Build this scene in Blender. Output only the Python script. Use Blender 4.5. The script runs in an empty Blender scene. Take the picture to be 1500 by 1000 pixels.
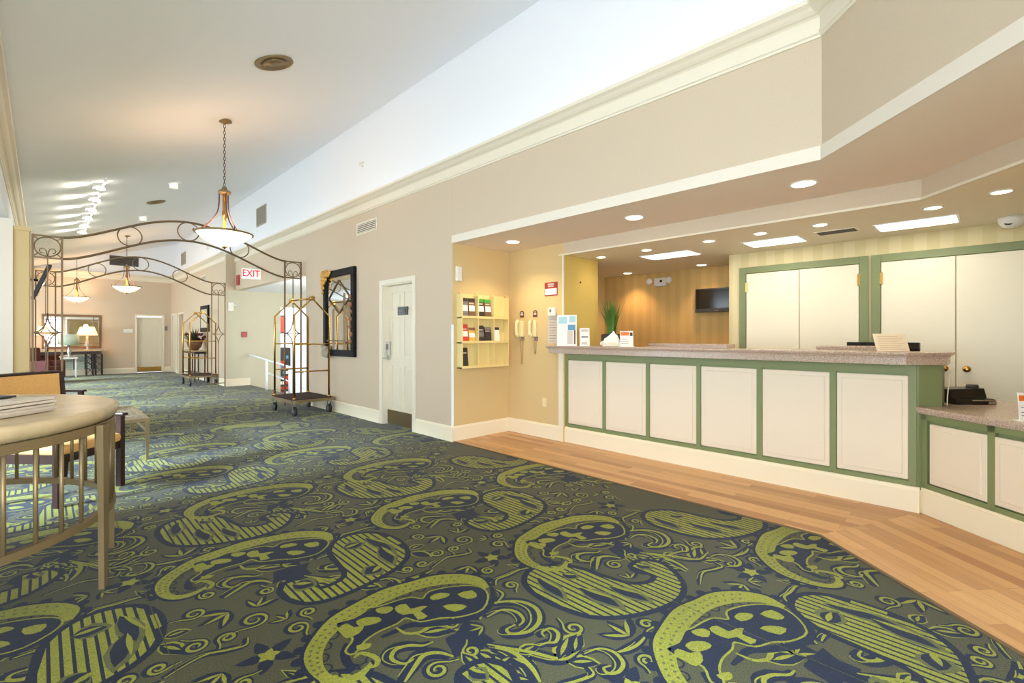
import bpy, bmesh, math, random
from math import sin, cos, pi, radians, sqrt, atan2
random.seed(7)
SC = bpy.context.scene
COL = SC.collection
CA, SA = 0.7127, 0.7015          # heading of the view

# ------------------------------------------------------------------ materials
def lin(c):
    c = c / 255.0
    return c / 12.92 if c <= 0.04045 else ((c + 0.055) / 1.055) ** 2.4
def rgb(r, g, b): return (lin(r), lin(g), lin(b), 1)
class NT:
    def __init__(s, name):
        s.m = bpy.data.materials.new(name); s.m.use_nodes = True
        s.t = s.m.node_tree; s.n = s.t.nodes; s.b = s.n['Principled BSDF']
    def add(s, kind, **kw):
        n = s.n.new(kind)
        for k, v in kw.items():
            if k.startswith('i_'):
                key = k[2:]; key = int(key) if key.isdigit() else key.replace('_', ' ')
                n.inputs[key].default_value = v
            else: setattr(n, k, v)
        return n
    def link(s, a, ao, b, bi): s.t.links.new(a.outputs[ao], b.inputs[bi])
def mat(name, col, rough=0.6, metal=0.0, var=0.0, vscale=8, bump=0.0, bscale=200, spec=None, stretch=(1, 1, 1), **kw):
    T = NT(name); b = T.b
    b.inputs['Base Color'].default_value = col
    b.inputs['Roughness'].default_value = rough; b.inputs['Metallic'].default_value = metal
    if spec is not None: b.inputs['Specular IOR Level'].default_value = spec
    tc = T.add('ShaderNodeTexCoord'); mp = T.add('ShaderNodeMapping'); mp.inputs['Scale'].default_value = stretch
    T.link(tc, 'Object', mp, 'Vector')
    if var > 0:
        nz = T.add('ShaderNodeTexNoise'); nz.inputs['Scale'].default_value = vscale; nz.inputs['Detail'].default_value = 4
        T.link(mp, 'Vector', nz, 'Vector')
        mx = T.add('ShaderNodeMix', data_type='RGBA'); mx.inputs['A'].default_value = tuple(c * (1 - var) for c in col[:3]) + (1,)
        mx.inputs['B'].default_value = tuple(min(1, c * (1 + var)) for c in col[:3]) + (1,)
        T.link(nz, 'Fac', mx, 'Factor'); T.link(mx, 'Result', b, 'Base Color')
    if bump > 0:
        nb = T.add('ShaderNodeTexNoise'); nb.inputs['Scale'].default_value = bscale; nb.inputs['Detail'].default_value = 2
        T.link(mp, 'Vector', nb, 'Vector')
        bp = T.add('ShaderNodeBump'); bp.inputs['Strength'].default_value = bump; bp.inputs['Distance'].default_value = 0.002
        T.link(nb, 'Fac', bp, 'Height'); T.link(bp, 'Normal', b, 'Normal')
    for k, v in kw.items(): b.inputs[k.replace('_', ' ')].default_value = v
    return T.m
def emit(name, col, strength):
    return mat(name, col, 0.5, Emission_Color=col, Emission_Strength=strength)
def stripes_mat(name, c1, c2, period, axis='Y'):
    T = NT(name); tc = T.add('ShaderNodeTexCoord'); sp = T.add('ShaderNodeSeparateXYZ'); T.link(tc, 'Object', sp, 0)
    m1 = T.add('ShaderNodeMath', operation='MULTIPLY'); m1.inputs[1].default_value = 2 * pi / period; T.link(sp, axis, m1, 0)
    m2 = T.add('ShaderNodeMath', operation='SINE'); T.link(m1, 0, m2, 0)
    m3 = T.add('ShaderNodeMath', operation='MULTIPLY_ADD'); m3.inputs[1].default_value = 4; m3.inputs[2].default_value = 0.5; T.link(m2, 0, m3, 0)
    cl = T.add('ShaderNodeClamp'); T.link(m3, 0, cl, 0)
    mx = T.add('ShaderNodeMix', data_type='RGBA'); mx.inputs['A'].default_value = c1; mx.inputs['B'].default_value = c2
    T.link(cl, 0, mx, 'Factor'); T.link(mx, 'Result', T.b, 'Base Color'); T.b.inputs['Roughness'].default_value = 0.6
    return T.m
def granite(name, c1, c2, c3):
    T = NT(name); tc = T.add('ShaderNodeTexCoord')
    v = T.add('ShaderNodeTexNoise'); v.inputs['Scale'].default_value = 160; v.inputs['Detail'].default_value = 3; T.link(tc, 'Object', v, 'Vector')
    r = T.add('ShaderNodeValToRGB'); e = r.color_ramp.elements
    e[0].position = 0.38; e[0].color = c1; e[1].position = 0.62; e[1].color = c3
    k = r.color_ramp.elements.new(0.5); k.color = c2
    T.link(v, 'Fac', r, 0); T.link(r, 'Color', T.b, 'Base Color'); T.b.inputs['Roughness'].default_value = 0.22
    return T.m
def carpet(name, c1, c2, rough=0.9):
    T = NT(name); tc = T.add('ShaderNodeTexCoord')
    n1 = T.add('ShaderNodeTexNoise'); n1.inputs['Scale'].default_value = 260; n1.inputs['Detail'].default_value = 2; T.link(tc, 'Object', n1, 'Vector')
    r = T.add('ShaderNodeValToRGB'); r.color_ramp.elements[0].position = 0.35; r.color_ramp.elements[1].position = 0.65
    r.color_ramp.elements[0].color = c1; r.color_ramp.elements[1].color = c2; T.link(n1, 'Fac', r, 0)
    n2 = T.add('ShaderNodeTexNoise'); n2.inputs['Scale'].default_value = 1.3; n2.inputs['Detail'].default_value = 3; T.link(tc, 'Object', n2, 'Vector')
    m = T.add('ShaderNodeMapRange'); m.inputs['To Min'].default_value = 0.75; m.inputs['To Max'].default_value = 1.25; T.link(n2, 'Fac', m, 0)
    # seams of the carpet squares
    sp = T.add('ShaderNodeSeparateXYZ'); T.link(tc, 'Object', sp, 0)
    h = T.add('ShaderNodeHueSaturation'); T.link(r, 'Color', h, 'Color'); T.link(m, 0, h, 'Value')
    T.link(h, 'Color', T.b, 'Base Color'); T.b.inputs['Roughness'].default_value = rough
    T.b.inputs['Specular IOR Level'].default_value = 0.25
    T.b.inputs['Sheen Weight'].default_value = 0.12; T.b.inputs['Sheen Roughness'].default_value = 0.35
    bp = T.add('ShaderNodeBump'); bp.inputs['Strength'].default_value = 0.5; bp.inputs['Distance'].default_value = 0.003
    T.link(n1, 'Fac', bp, 'Height'); T.link(bp, 'Normal', T.b, 'Normal')
    return T.m
def planks(name, rot):
    T = NT(name); tc = T.add('ShaderNodeTexCoord'); mp = T.add('ShaderNodeMapping'); mp.inputs['Rotation'].default_value = (0, 0, rot)
    T.link(tc, 'Object', mp, 0)
    br = T.add('ShaderNodeTexBrick'); br.offset = 0.37; br.offset_frequency = 2
    br.inputs['Color1'].default_value = rgb(208, 162, 108); br.inputs['Color2'].default_value = rgb(158, 106, 60)
    br.inputs['Mortar'].default_value = rgb(150, 106, 62); br.inputs['Scale'].default_value = 1
    br.inputs['Mortar Size'].default_value = 0.0012; br.inputs['Brick Width'].default_value = 0.75; br.inputs['Row Height'].default_value = 0.085
    br.inputs['Bias'].default_value = -0.2
    T.link(mp, 0, br, 'Vector')
    m2 = T.add('ShaderNodeMapping'); m2.inputs['Scale'].default_value = (2.5, 40, 1); T.link(mp, 0, m2, 0)
    nz = T.add('ShaderNodeTexNoise'); nz.inputs['Scale'].default_value = 1.5; nz.inputs['Detail'].default_value = 5; T.link(m2, 0, nz, 'Vector')
    mr = T.add('ShaderNodeMapRange'); mr.inputs['To Min'].default_value = 0.8; mr.inputs['To Max'].default_value = 1.18; T.link(nz, 'Fac', mr, 0)
    h = T.add('ShaderNodeHueSaturation'); T.link(br, 'Color', h, 'Color'); T.link(mr, 0, h, 'Value'); T.link(h, 'Color', T.b, 'Base Color')
    T.b.inputs['Roughness'].default_value = 0.38
    return T.m

M = {}
M['wallpaper'] = mat('beige_wallpaper', rgb(207, 189, 164), 0.7, var=0.04, vscale=60, bump=0.3, bscale=120)
M['wallyel'] = mat('lamplit_wallpaper', rgb(212, 186, 134), 0.7, var=0.03, vscale=60, bump=0.2, bscale=120)  # beige paper yellowed: the warm downlight glow is put into its colour
M['wallolive'] = mat('olive_paint', rgb(212, 184, 98), 0.7, var=0.03)
M['recesswall'] = mat('pale_wall', rgb(206, 200, 176), 0.7, var=0.02)
M['white'] = mat('white_paint', rgb(244, 246, 250), 0.75)
M['ceiling'] = mat('ceiling_paint', rgb(243, 244, 248), 0.85)
M['soffit'] = mat('soffit_paint', rgb(243, 230, 218), 0.8)
M['lowceil'] = mat('low_ceiling_paint', rgb(244, 236, 216), 0.8)
M['trim'] = mat('cream_trim', rgb(232, 223, 203), 0.45)
M['trimband'] = mat('pale_trim', rgb(232, 222, 206), 0.5)
M['door'] = mat('door_cream', rgb(226, 216, 192), 0.42)
M['green'] = mat('sage_green', rgb(126, 136, 92), 0.45, var=0.03)
M['panel'] = mat('panel_cream', rgb(232, 218, 196), 0.45)
M['base'] = mat('base_cream', rgb(238, 226, 198), 0.45)
M['closet'] = mat('closet_cream', rgb(238, 230, 206), 0.4)
M['stripe1'] = stripes_mat('striped_wallpaper', rgb(222, 208, 164), rgb(213, 199, 150), 0.19)
M['stripe2'] = stripes_mat('lamplit_striped_wallpaper', rgb(208, 174, 112), rgb(199, 168, 104), 0.16)  # striped paper with the orange glow of the wall washers mixed into its colour
M['granite'] = granite('speckled_granite', rgb(160, 136, 120), rgb(184, 162, 146), rgb(204, 186, 170))
M['travertine'] = mat('travertine', rgb(196, 172, 132), 0.25, var=0.28, vscale=3, stretch=(1, 5, 2), bump=0.1)
M['brass'] = mat('brushed_brass', rgb(205, 160, 88), 0.25, 1.0)
M['bronze'] = mat('bronze_metal', rgb(122, 100, 74), 0.45, 0.6)
M['champagne'] = mat('champagne_metal', rgb(138, 118, 84), 0.42, 0.5)
M['darkwood'] = mat('dark_wood', rgb(48, 26, 22), 0.3, var=0.2, vscale=12)
M['orange'] = mat('orange_fabric', rgb(226, 174, 104), 0.85, var=0.25, vscale=90, bump=0.4, bscale=220)
M['black'] = mat('black_plastic', rgb(18, 17, 18), 0.3)
M['screen'] = mat('dark_screen', rgb(14, 14, 16), 0.12)
M['charcoal'] = mat('charcoal', rgb(52, 50, 52), 0.5)
M['maroon'] = mat('maroon_carpet', rgb(58, 30, 26), 0.95, bump=0.5)
M['burgundy'] = mat('burgundy_fabric', rgb(96, 38, 34), 0.8)
M['rubber'] = mat('rubber', rgb(30, 30, 32), 0.6)
M['steel'] = mat('steel', rgb(176, 174, 172), 0.25, 0.9)
M['paper'] = mat('white_paper', rgb(240, 238, 234), 0.6)
M['news'] = mat('newsprint', rgb(200, 186, 166), 0.8, var=0.08, vscale=40)
M['plasticw'] = mat('white_plastic', rgb(232, 230, 222), 0.4)
M['phone'] = mat('ivory_plastic', rgb(232, 216, 164), 0.35)
M['red'] = mat('red', rgb(168, 32, 34), 0.4)
M['redsign'] = mat('maroon_sign', rgb(158, 44, 46), 0.4)
M['brownsign'] = mat('brown_sign', rgb(96, 54, 40), 0.4)
M['orangep'] = mat('orange_print', rgb(240, 120, 44), 0.5)
M['bluep'] = mat('blue_print', rgb(92, 150, 184), 0.5)
M['palebluep'] = mat('pale_blue_print', rgb(170, 212, 220), 0.5)
M['greyp'] = mat('grey_print', rgb(120, 116, 116), 0.6)
M['darkp'] = mat('dark_print', rgb(52, 44, 44), 0.5)
M['brownp'] = mat('brown_print', rgb(122, 88, 62), 0.6)
M['redp'] = mat('red_print', rgb(206, 66, 48), 0.5)
M['yellowp'] = mat('yellow_print', rgb(222, 176, 78), 0.5)
M['greenp'] = mat('green_print', rgb(66, 160, 66), 0.5)
M['rackcream'] = mat('rack_cream', rgb(230, 210, 146), 0.45)
M['leaf'] = mat('grass_leaf', rgb(82, 120, 40), 0.5, var=0.3, vscale=20)
M['darkleaf'] = mat('dark_leaf', rgb(58, 62, 34), 0.6, var=0.3)
M['flower'] = mat('dark_red_flower', rgb(110, 34, 44), 0.6)
M['terracotta'] = mat('brown_bowl', rgb(112, 74, 44), 0.5)
M['mirror'] = mat('mirror_glass', rgb(220, 222, 222), 0.02, 1.0)
M['blackframe'] = mat('black_frame', rgb(18, 17, 18), 0.6, spec=.2)
M['gold'] = mat('antique_gold', rgb(214, 164, 84), 0.4, 0.7, bump=0.6, bscale=60)
M['stonefig'] = mat('stone_figure', rgb(170, 160, 142), 0.7, var=0.2, vscale=30)
M['silver'] = mat('silver', rgb(200, 198, 192), 0.3, 0.6)
M['grille'] = mat('grille_metal', rgb(176, 166, 148), 0.5)
M['grilledark'] = mat('grille_dark', rgb(96, 90, 84), 0.6)
M['glow'] = emit('downlight_glow', (1.0, 0.78, 0.5, 1), 14)
M['troffer'] = emit('troffer_glow', (1.0, 0.95, 0.84, 1), 4)
M['bowl'] = emit('alabaster_glow', (1.0, 0.83, 0.55, 1), 1.6)
M['shade'] = emit('shade_glow', (1.0, 0.72, 0.42, 1), 1.3)
M['palshade'] = mat('pale_green_shade', rgb(206, 216, 196), 0.7)
M['track'] = emit('track_glow', (1.0, 0.93, 0.8, 1), 22)
M['exitface'] = emit('exit_face', (1.0, 0.93, 0.85, 1), 0.5)
M['exitred'] = emit('exit_red', (0.9, 0.02, 0.06, 1), 0.7)
M['chain'] = mat('chain_metal', rgb(96, 60, 54), 0.45, 0.4)
M['pale_print'] = mat('pale_print', rgb(206, 196, 184), 0.6)
M['art'] = mat('art_print', rgb(198, 190, 170), 0.5, var=0.3, vscale=12)
M['field'] = carpet('carpet_field', rgb(44, 48, 32), rgb(86, 82, 54))
M['navy'] = carpet('carpet_navy', rgb(12, 20, 38), rgb(24, 32, 52))
M['lime'] = carpet('carpet_lime', rgb(104, 108, 30), rgb(146, 144, 50))
M['moss'] = carpet('carpet_moss', rgb(74, 76, 42), rgb(96, 98, 52))
M['plank1'] = planks('oak_planks', radians(90))
M['plank2'] = planks('oak_planks_diagonal', radians(-49.8))
def glass_mat():
    T = NT('window_glass'); T.n.remove(T.b)
    tr = T.add('ShaderNodeBsdfTransparent'); gl = T.add('ShaderNodeBsdfGlossy'); gl.inputs['Roughness'].default_value = 0.02
    mx = T.add('ShaderNodeMixShader'); mx.inputs[0].default_value = 0.08
    T.link(tr, 0, mx, 1); T.link(gl, 0, mx, 2); T.link(mx, 0, T.n['Material Output'], 0)
    return T.m
M['glass'] = glass_mat()
M['tableglass'] = glass_mat(); M['tableglass'].name = 'table_glass'
for n_ in M['tableglass'].node_tree.nodes:
    if n_.type == 'MIX_SHADER': n_.inputs[0].default_value = .34
    if n_.type == 'BSDF_GLOSSY': n_.inputs['Roughness'].default_value = .25

# ------------------------------------------------------------------ mesh builder
class MB:
    def __init__(s): s.v = []; s.f = []; s.mi = []; s.sm = []; s.cur = 0
    def face(s, idx, smooth=False): s.f.append(idx); s.mi.append(s.cur); s.sm.append(smooth)
    def box(s, x0, x1, y0, y1, z0, z1):
        b = len(s.v)
        s.v += [(x, y, z) for z in (z0, z1) for x, y in ((x0, y0), (x1, y0), (x1, y1), (x0, y1))]
        for q in ((3, 2, 1, 0), (4, 5, 6, 7), (0, 1, 5, 4), (1, 2, 6, 5), (2, 3, 7, 6), (3, 0, 4, 7)): s.face(tuple(b + i for i in q))
        return s
    def rbox(s, x0, x1, y0, y1, z0, z1, r=0.005):
        """box with chamfered edges"""
        t = bmesh.new(); bmesh.ops.create_cube(t, size=1)
        for v in t.verts: v.co = ((x0 + x1) / 2 + v.co.x * (x1 - x0), (y0 + y1) / 2 + v.co.y * (y1 - y0), (z0 + z1) / 2 + v.co.z * (z1 - z0))
        r = min(r, 0.45 * min(x1 - x0, y1 - y0, z1 - z0))
        bmesh.ops.bevel(t, geom=t.edges[:], offset=r, segments=2, affect='EDGES', profile=0.6)
        s.bm(t); return s
    def bm(s, t, smooth=False):
        b = len(s.v); t.verts.index_update(); s.v += [tuple(v.co) for v in t.verts]
        for f in t.faces: s.face(tuple(b + v.index for v in f.verts), smooth)
        t.free()
    def prism(s, pts, z0, z1):
        n = len(pts); b = len(s.v)
        if sum(pts[i][0] * pts[(i + 1) % n][1] - pts[(i + 1) % n][0] * pts[i][1] for i in range(n)) < 0: pts = pts[::-1]
        s.v += [(p[0], p[1], z0) for p in pts] + [(p[0], p[1], z1) for p in pts]
        s.face(tuple(b + i for i in range(n))[::-1]); s.face(tuple(b + n + i for i in range(n)))
        for i in range(n):
            j = (i + 1) % n; s.face((b + i, b + j, b + n + j, b + n + i))
        return s
    def poly(s, pts):
        b = len(s.v); s.v += [tuple(p) for p in pts]; s.face(tuple(range(b, b + len(pts)))); return s
    def tube(s, path, r, n=8, closed=False, caps=True):
        P = [tuple(p) for p in path]; m = len(P); b = len(s.v)
        import mathutils
        V = mathutils.Vector; P = [V(p) for p in P]; up = None
        rr = r if isinstance(r, (list, tuple)) else [r] * m
        for i in range(m):
            if closed: t = P[(i + 1) % m] - P[i - 1]
            else: t = P[min(i + 1, m - 1)] - P[max(i - 1, 0)]
            t.normalize()
            if up is None:
                up = V((0, 0, 1)) if abs(t.z) < 0.9 else V((1, 0, 0))
            a = t.cross(up)
            if a.length < 1e-4: a = t.cross(V((1, 0.1, 0)))
            a.normalize(); c = a.cross(t); up = c
            for k in range(n):
                q = 2 * pi * (k + 0.5) / n; s.v.append(tuple(P[i] + (a * cos(q) + c * sin(q)) * rr[i]))
        for i in range(m if closed else m - 1):
            j = (i + 1) % m
            for k in range(n):
                l = (k + 1) % n; s.face((b + i * n + k, b + i * n + l, b + j * n + l, b + j * n + k)[::-1], n > 4)
        if caps and not closed:
            s.face(tuple(b + k for k in range(n))); s.face(tuple(b + (m - 1) * n + k for k in range(n))[::-1])
        return s
    def bar(s, p, q, w):      # square bar
        return s.tube([p, q], w * 0.7071, 4)
    def lathe(s, prof, n=24, cx=0, cy=0, smooth=True):
        b = len(s.v); m = len(prof)
        for r, z in prof:
            for k in range(n):
                a = 2 * pi * k / n; s.v.append((cx + r * cos(a), cy + r * sin(a), z))
        for i in range(m - 1):
            for k in range(n):
                l = (k + 1) % n; s.face((b + i * n + k, b + i * n + l, b + (i + 1) * n + l, b + (i + 1) * n + k), smooth)
        s.face(tuple(b + k for k in range(n))[::-1]); s.face(tuple(b + (m - 1) * n + k for k in range(n)))
        return s
    def sweep(s, path, prof, side=1):
        """closed profile (offset, z) along an open xy path; offset to the left of travel times side"""
        n = len(path); m = len(prof); b = len(s.v)
        for i in range(n):
            d0 = d1 = None
            if i > 0: d0 = (path[i][0] - path[i-1][0], path[i][1] - path[i-1][1])
            if i < n - 1: d1 = (path[i+1][0] - path[i][0], path[i+1][1] - path[i][1])
            d0 = d0 or d1; d1 = d1 or d0
            def nrm(d): l = math.hypot(*d); return (-d[1] / l, d[0] / l)
            a, c = nrm(d0), nrm(d1); mx, my = a[0] + c[0], a[1] + c[1]; l = math.hypot(mx, my); mx /= l; my /= l
            k = 1 / max(0.3, mx * a[0] + my * a[1])
            for o, z in prof: s.v.append((path[i][0] + mx * k * o * side, path[i][1] + my * k * o * side, z))
        for i in range(n - 1):
            for j in range(m):
                l = (j + 1) % m; s.face((b + i * m + j, b + i * m + l, b + (i + 1) * m + l, b + (i + 1) * m + j))
        s.face(tuple(b + j for j in range(m))); s.face(tuple(b + (n - 1) * m + j for j in range(m))[::-1])
        return s
    def xf(s, fn, start=0):
        s.v = s.v[:start] + [tuple(fn(*p)) for p in s.v[start:]]; return s
    def build(s, name, mats, parent=None, loc=None, rz=0, fix=True):
        me = bpy.data.meshes.new(name); me.from_pydata(s.v, [], s.f)
        if not isinstance(mats, (list, tuple)): mats = [mats]
        for m in mats: me.materials.append(M[m] if isinstance(m, str) else m)
        me.polygons.foreach_set('material_index', s.mi); me.polygons.foreach_set('use_smooth', s.sm)
        if fix:
            t = bmesh.new(); t.from_mesh(me); bmesh.ops.recalc_face_normals(t, faces=t.faces[:]); t.to_mesh(me); t.free()
        me.update()
        o = bpy.data.objects.new(name, me); COL.objects.link(o)
        if parent: o.parent = parent
        if loc: o.location = loc
        o.rotation_euler.z = rz
        return o
def props(o, label=None, cat=None, group=None, kind=None):
    if label: o['label'] = label
    if cat: o['category'] = cat
    if group: o['group'] = group
    if kind: o['kind'] = kind
    return o
def thing(name, label, cat, loc=(0, 0, 0), rz=0, group=None):
    o = bpy.data.objects.new(name, None); COL.objects.link(o); o.location = loc; o.rotation_euler.z = rz; o.empty_display_size = 0.1
    return props(o, label, cat, group)
def structure(name, mb, m, **k): return props(mb.build(name, m, **k), kind='structure')
def dup(root, loc, rz=None, label=None, group=None):
    def cp(o, par):
        c = o.copy(); COL.objects.link(c)
        if par: c.parent = par
        for ch in [x for x in list(COL.objects) if x.parent == o]: cp(ch, c)
        return c
    r = cp(root, None); r.location = loc
    if rz is not None: r.rotation_euler.z = rz
    if label: r['label'] = label
    if group: r['group'] = group
    return r
def arc(cx, cy, r, a0, a1, n): return [(cx + r * cos(a0 + (a1 - a0) * i / n), cy + r * sin(a0 + (a1 - a0) * i / n)) for i in range(n + 1)]
def catmull(P, n=4, closed=True):
    out = []; m = len(P)
    for i in range(m if closed else m - 1):
        if closed: p0, p1, p2, p3 = P[i - 1], P[i], P[(i + 1) % m], P[(i + 2) % m]
        else: p0, p1, p2, p3 = P[max(i - 1, 0)], P[i], P[i + 1], P[min(i + 2, m - 1)]
        for k in range(n):
            t = k / n
            out.append(tuple(0.5 * (2 * b + (c - a) * t + (2 * a - 5 * b + 4 * c - d) * t * t + (3 * b - a - 3 * c + d) * t ** 3) for a, b, c, d in zip(p0, p1, p2, p3)))
    if not closed: out.append(P[-1])
    return out
def area2(P): return sum(P[i][0] * P[(i + 1) % len(P)][1] - P[(i + 1) % len(P)][0] * P[i][1] for i in range(len(P)))
def inset(P, d):
    """move a closed outline inwards by d"""
    s = 1 if area2(P) > 0 else -1; out = []; n = len(P)
    for i in range(n):
        a, b, c = P[i - 1], P[i], P[(i + 1) % n]
        e0 = (b[0] - a[0], b[1] - a[1]); e1 = (c[0] - b[0], c[1] - b[1])
        l0 = math.hypot(*e0) or 1; l1 = math.hypot(*e1) or 1
        n0 = (-e0[1] / l0, e0[0] / l0); n1 = (-e1[1] / l1, e1[0] / l1); mx, my = n0[0] + n1[0], n0[1] + n1[1]; l = math.hypot(mx, my) or 1
        mx /= l; my /= l; k = 1 / max(0.5, mx * n0[0] + my * n0[1])
        out.append((b[0] + mx * k * d * s, b[1] + my * k * d * s))
    return out

# ------------------------------------------------------------------ carpet with its woven paisley pattern
def FL(px, py):                      # survey of the pattern on the floor
    d = 910.0 / (py - 492); r = (px - 750) / 700.0
    return (d * (CA * r + SA), d * (CA - SA * r))
def crop(ox, oy, s): return lambda pts: [FL(ox + x / s, oy + y / s) for x, y in pts]
c5, c6, c4, c2 = crop(720, 780, 4.547), crop(220, 740, 3.75), crop(960, 820, 4.412), crop(400, 640, 2.778)
A2 = catmull(c5([(300,225),(450,212),(600,235),(750,285),(880,325),(960,335),(1040,325),(1072,300),(1050,278),(990,272),(935,250),(920,215),(970,185),(1050,180),(1150,205),(1230,265),(1285,340),(1280,420),(1210,480),(1080,530),(920,565),(760,575),(620,560),(470,510),(340,450),(250,390),(210,330),(225,270)]), 3)
A1 = catmull(c6([(980,240),(1020,190),(1120,155),(1240,148),(1350,180),(1410,230),(1420,280),(1370,340),(1270,400),(1150,460),(1000,520),(870,545),(770,530),(710,490),(710,450),(750,420),(830,400),(900,410),(930,450),(1000,430),(1050,400),(1060,370),(1020,320),(985,280)]), 3)
B_out = c2([(880,610),(845,573),(760,558),(650,565),(560,590),(450,620),(330,680),(230,740),(160,820),(125,890),(140,950),(200,1000),(290,1010),(370,975),(415,910)])
B_in = c2([(405,905),(360,950),(290,980),(225,960),(200,900),(225,830),(285,770),(350,725),(430,685),(510,650),(600,618),(700,600),(800,598),(860,620)])
B_navy = catmull(c2([(870,640),(850,700),(760,730),(680,735),(600,750),(540,735),(500,760),(430,790),(370,830),(330,880),(300,870),(330,820),(280,790),(260,760),(330,740),(400,700),(440,690),(500,670),(560,655),(610,660),(640,630),(740,610),(830,610)]), 3)
B_lime = [catmull(c2(p), 2) for p in (
    [(500,690),(540,680),(560,700),(600,690),(630,690),(600,710),(630,730),(590,745),(570,720),(530,725),(500,710)],
    [(420,700),(470,690),(490,700),(460,720),(425,715)],
    [(340,750),(380,735),(430,735),(440,750),(400,765),(350,770)],
    [(265,780),(300,760),(330,775),(370,770),(350,800),(300,820),(280,805)],
    [(640,650),(680,635),(720,640),(700,655),(650,665)], [(750,640),(810,625),(830,650),(790,660)], [(690,690),(740,680),(790,690),(740,712)],
    [(340,850),(400,840),(390,860),(350,870)])]
def leafp(x, y, a, L, w):
    P = [(0, 0), (0.25, 0.8), (0.5, 1), (0.8, 0.6), (1, 0), (0.8, -0.4), (0.5, -0.75), (0.25, -0.6)]
    return [(x + cos(a) * p * L - sin(a) * q * w, y + sin(a) * p * L + cos(a) * q * w) for p, q in P]
PAT = []        # (layer, material slot, polygon)
def stroke(pts, w, layer, slot, taper=True):
    n = len(pts)
    L = []; R = []
    for i in range(n):
        a = pts[max(i - 1, 0)]; b = pts[min(i + 1, n - 1)]; dx, dy = b[0] - a[0], b[1] - a[1]; l = math.hypot(dx, dy) or 1
        k = w * (0.35 + 0.65 * sin(pi * min(1, (i + 0.5) / n))) if taper else w
        L.append((pts[i][0] - dy / l * k, pts[i][1] + dx / l * k)); R.append((pts[i][0] + dy / l * k, pts[i][1] - dx / l * k))
    for i in range(n - 1): PAT.append((layer, slot, [L[i], L[i+1], R[i+1], R[i]]))
def stripes_in(P, step, w, layer, slot):
    x0 = min(p[0] for p in P); x1 = max(p[0] for p in P); x = x0 + step / 2
    def cut(xx):
        ys = []
        for i in range(len(P)):
            a, b = P[i], P[(i + 1) % len(P)]
            if (a[0] - xx) * (b[0] - xx) < 0: ys.append(a[1] + (b[1] - a[1]) * (xx - a[0]) / (b[0] - a[0]))
        return sorted(ys)
    while x < x1:
        a, b = cut(x - w / 2), cut(x + w / 2)
        if len(a) != len(b): a = b = cut(x)
        for k in range(0, len(a) - 1, 2):
            if a[k+1] - a[k] > 0.012: PAT.append((layer, slot, [(x - w/2, a[k]), (x + w/2, b[k]), (x + w/2, b[k+1]), (x - w/2, a[k+1])]))
        x += step
NAVY, LIME, MOSS = 1, 2, 3
def cell(A, Aref, shape):
    # striped paisley, referenced to the lattice point
    PAT.append((2.6, NAVY, inset(A, -.010))); PAT.append((3, NAVY, A)); inn = inset(A, 0.022); PAT_in = inset(A, 0.022)
    stripes_in(inn, 0.037, 0.025, 4, LIME)
    for (p, a, L, w) in shape:
        x, y = p; PAT.append((5, MOSS, leafp(x, y, a, L * 1.15, w * 1.7))); PAT.append((6, NAVY, leafp(x, y, a, L, w * 1.1)))
        PAT.append((7, LIME, leafp(x + 0.01, y, a + 0.18, L * 0.8, w * 0.35)))
def toff(P, o): return [(p[0] + o[0], p[1] + o[1]) for p in P]
# pattern pieces gathered per kind, local to the place they were surveyed at
def build_kind(A, leaves):
    global PAT
    PAT = []
    cell(A, None, leaves)
    return PAT
c5p = lambda x, y: c5([(x, y)])[0]
c6p = lambda x, y: c6([(x, y)])[0]
def seg(cp, a, b, w):
    p, q = cp(*a), cp(*b); return (p, atan2(q[1] - p[1], q[0] - p[0]), math.hypot(q[0] - p[0], q[1] - p[1]), w)
K2 = build_kind(A2, [seg(c5p, (300,300), (480,440), 0.035), seg(c5p, (580,370), (860,500), 0.04), seg(c5p, (780,360), (1050,460), 0.035), seg(c5p, (470,280), (570,300), 0.035), seg(c5p, (960,215), (1060,240), 0.03)])
K1 = build_kind(A1, [seg(c6p, (1180,180), (1330,250), 0.035), seg(c6p, (1260,330), (1180,380), 0.05), seg(c6p, (1260,230), (1330,320), 0.04), seg(c6p, (1060,240), (1170,210), 0.045), seg(c6p, (780,440), (900,440), 0.05)])
PAT = []
bo = catmull(B_out, 3, False); bi = catmull(B_in, 3, False)
ring = bo + bi
for i in range(2, len(bo) - 10, 1):       # dark scallops along the outside of the crescent
    if i % 2: continue
    a, b = bo[i - 1], bo[i + 1]; dx, dy = b[0] - a[0], b[1] - a[1]; l = math.hypot(dx, dy)
    nx, ny = dy / l, -dx / l
    cx = sum(p[0] for p in bo) / len(bo); cy = sum(p[1] for p in bo) / len(bo)
    if nx * (bo[i][0] - cx) + ny * (bo[i][1] - cy) < 0: nx, ny = -nx, -ny
    x, y = bo[i][0] + nx * 0.022, bo[i][1] + ny * 0.022
    PAT.append((2, NAVY, arc(x, y, 0.027, 0, 2 * pi, 10)[:-1])); 
stroke(bo, 0.016, 3, NAVY, False)
for i in range(len(bi)):                   # scallops inside
    x, y = bi[i]
    if i % 2 == 0 and i < len(bi) - 4: PAT.append((2, NAVY, arc(x, y, 0.03, 0, 2 * pi, 10)[:-1])); PAT.append((3, 0, arc(x, y, 0.022, 0, 2 * pi, 10)[:-1]))
m = min(len(bo), len(bi)); bir = bi[::-1]
def samp(P, t):
    f = t * (len(P) - 1); i = min(int(f), len(P) - 2); g = f - i
    return tuple(P[i][k] * (1 - g) + P[i + 1][k] * g for k in (0, 1))
N = 44
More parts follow.
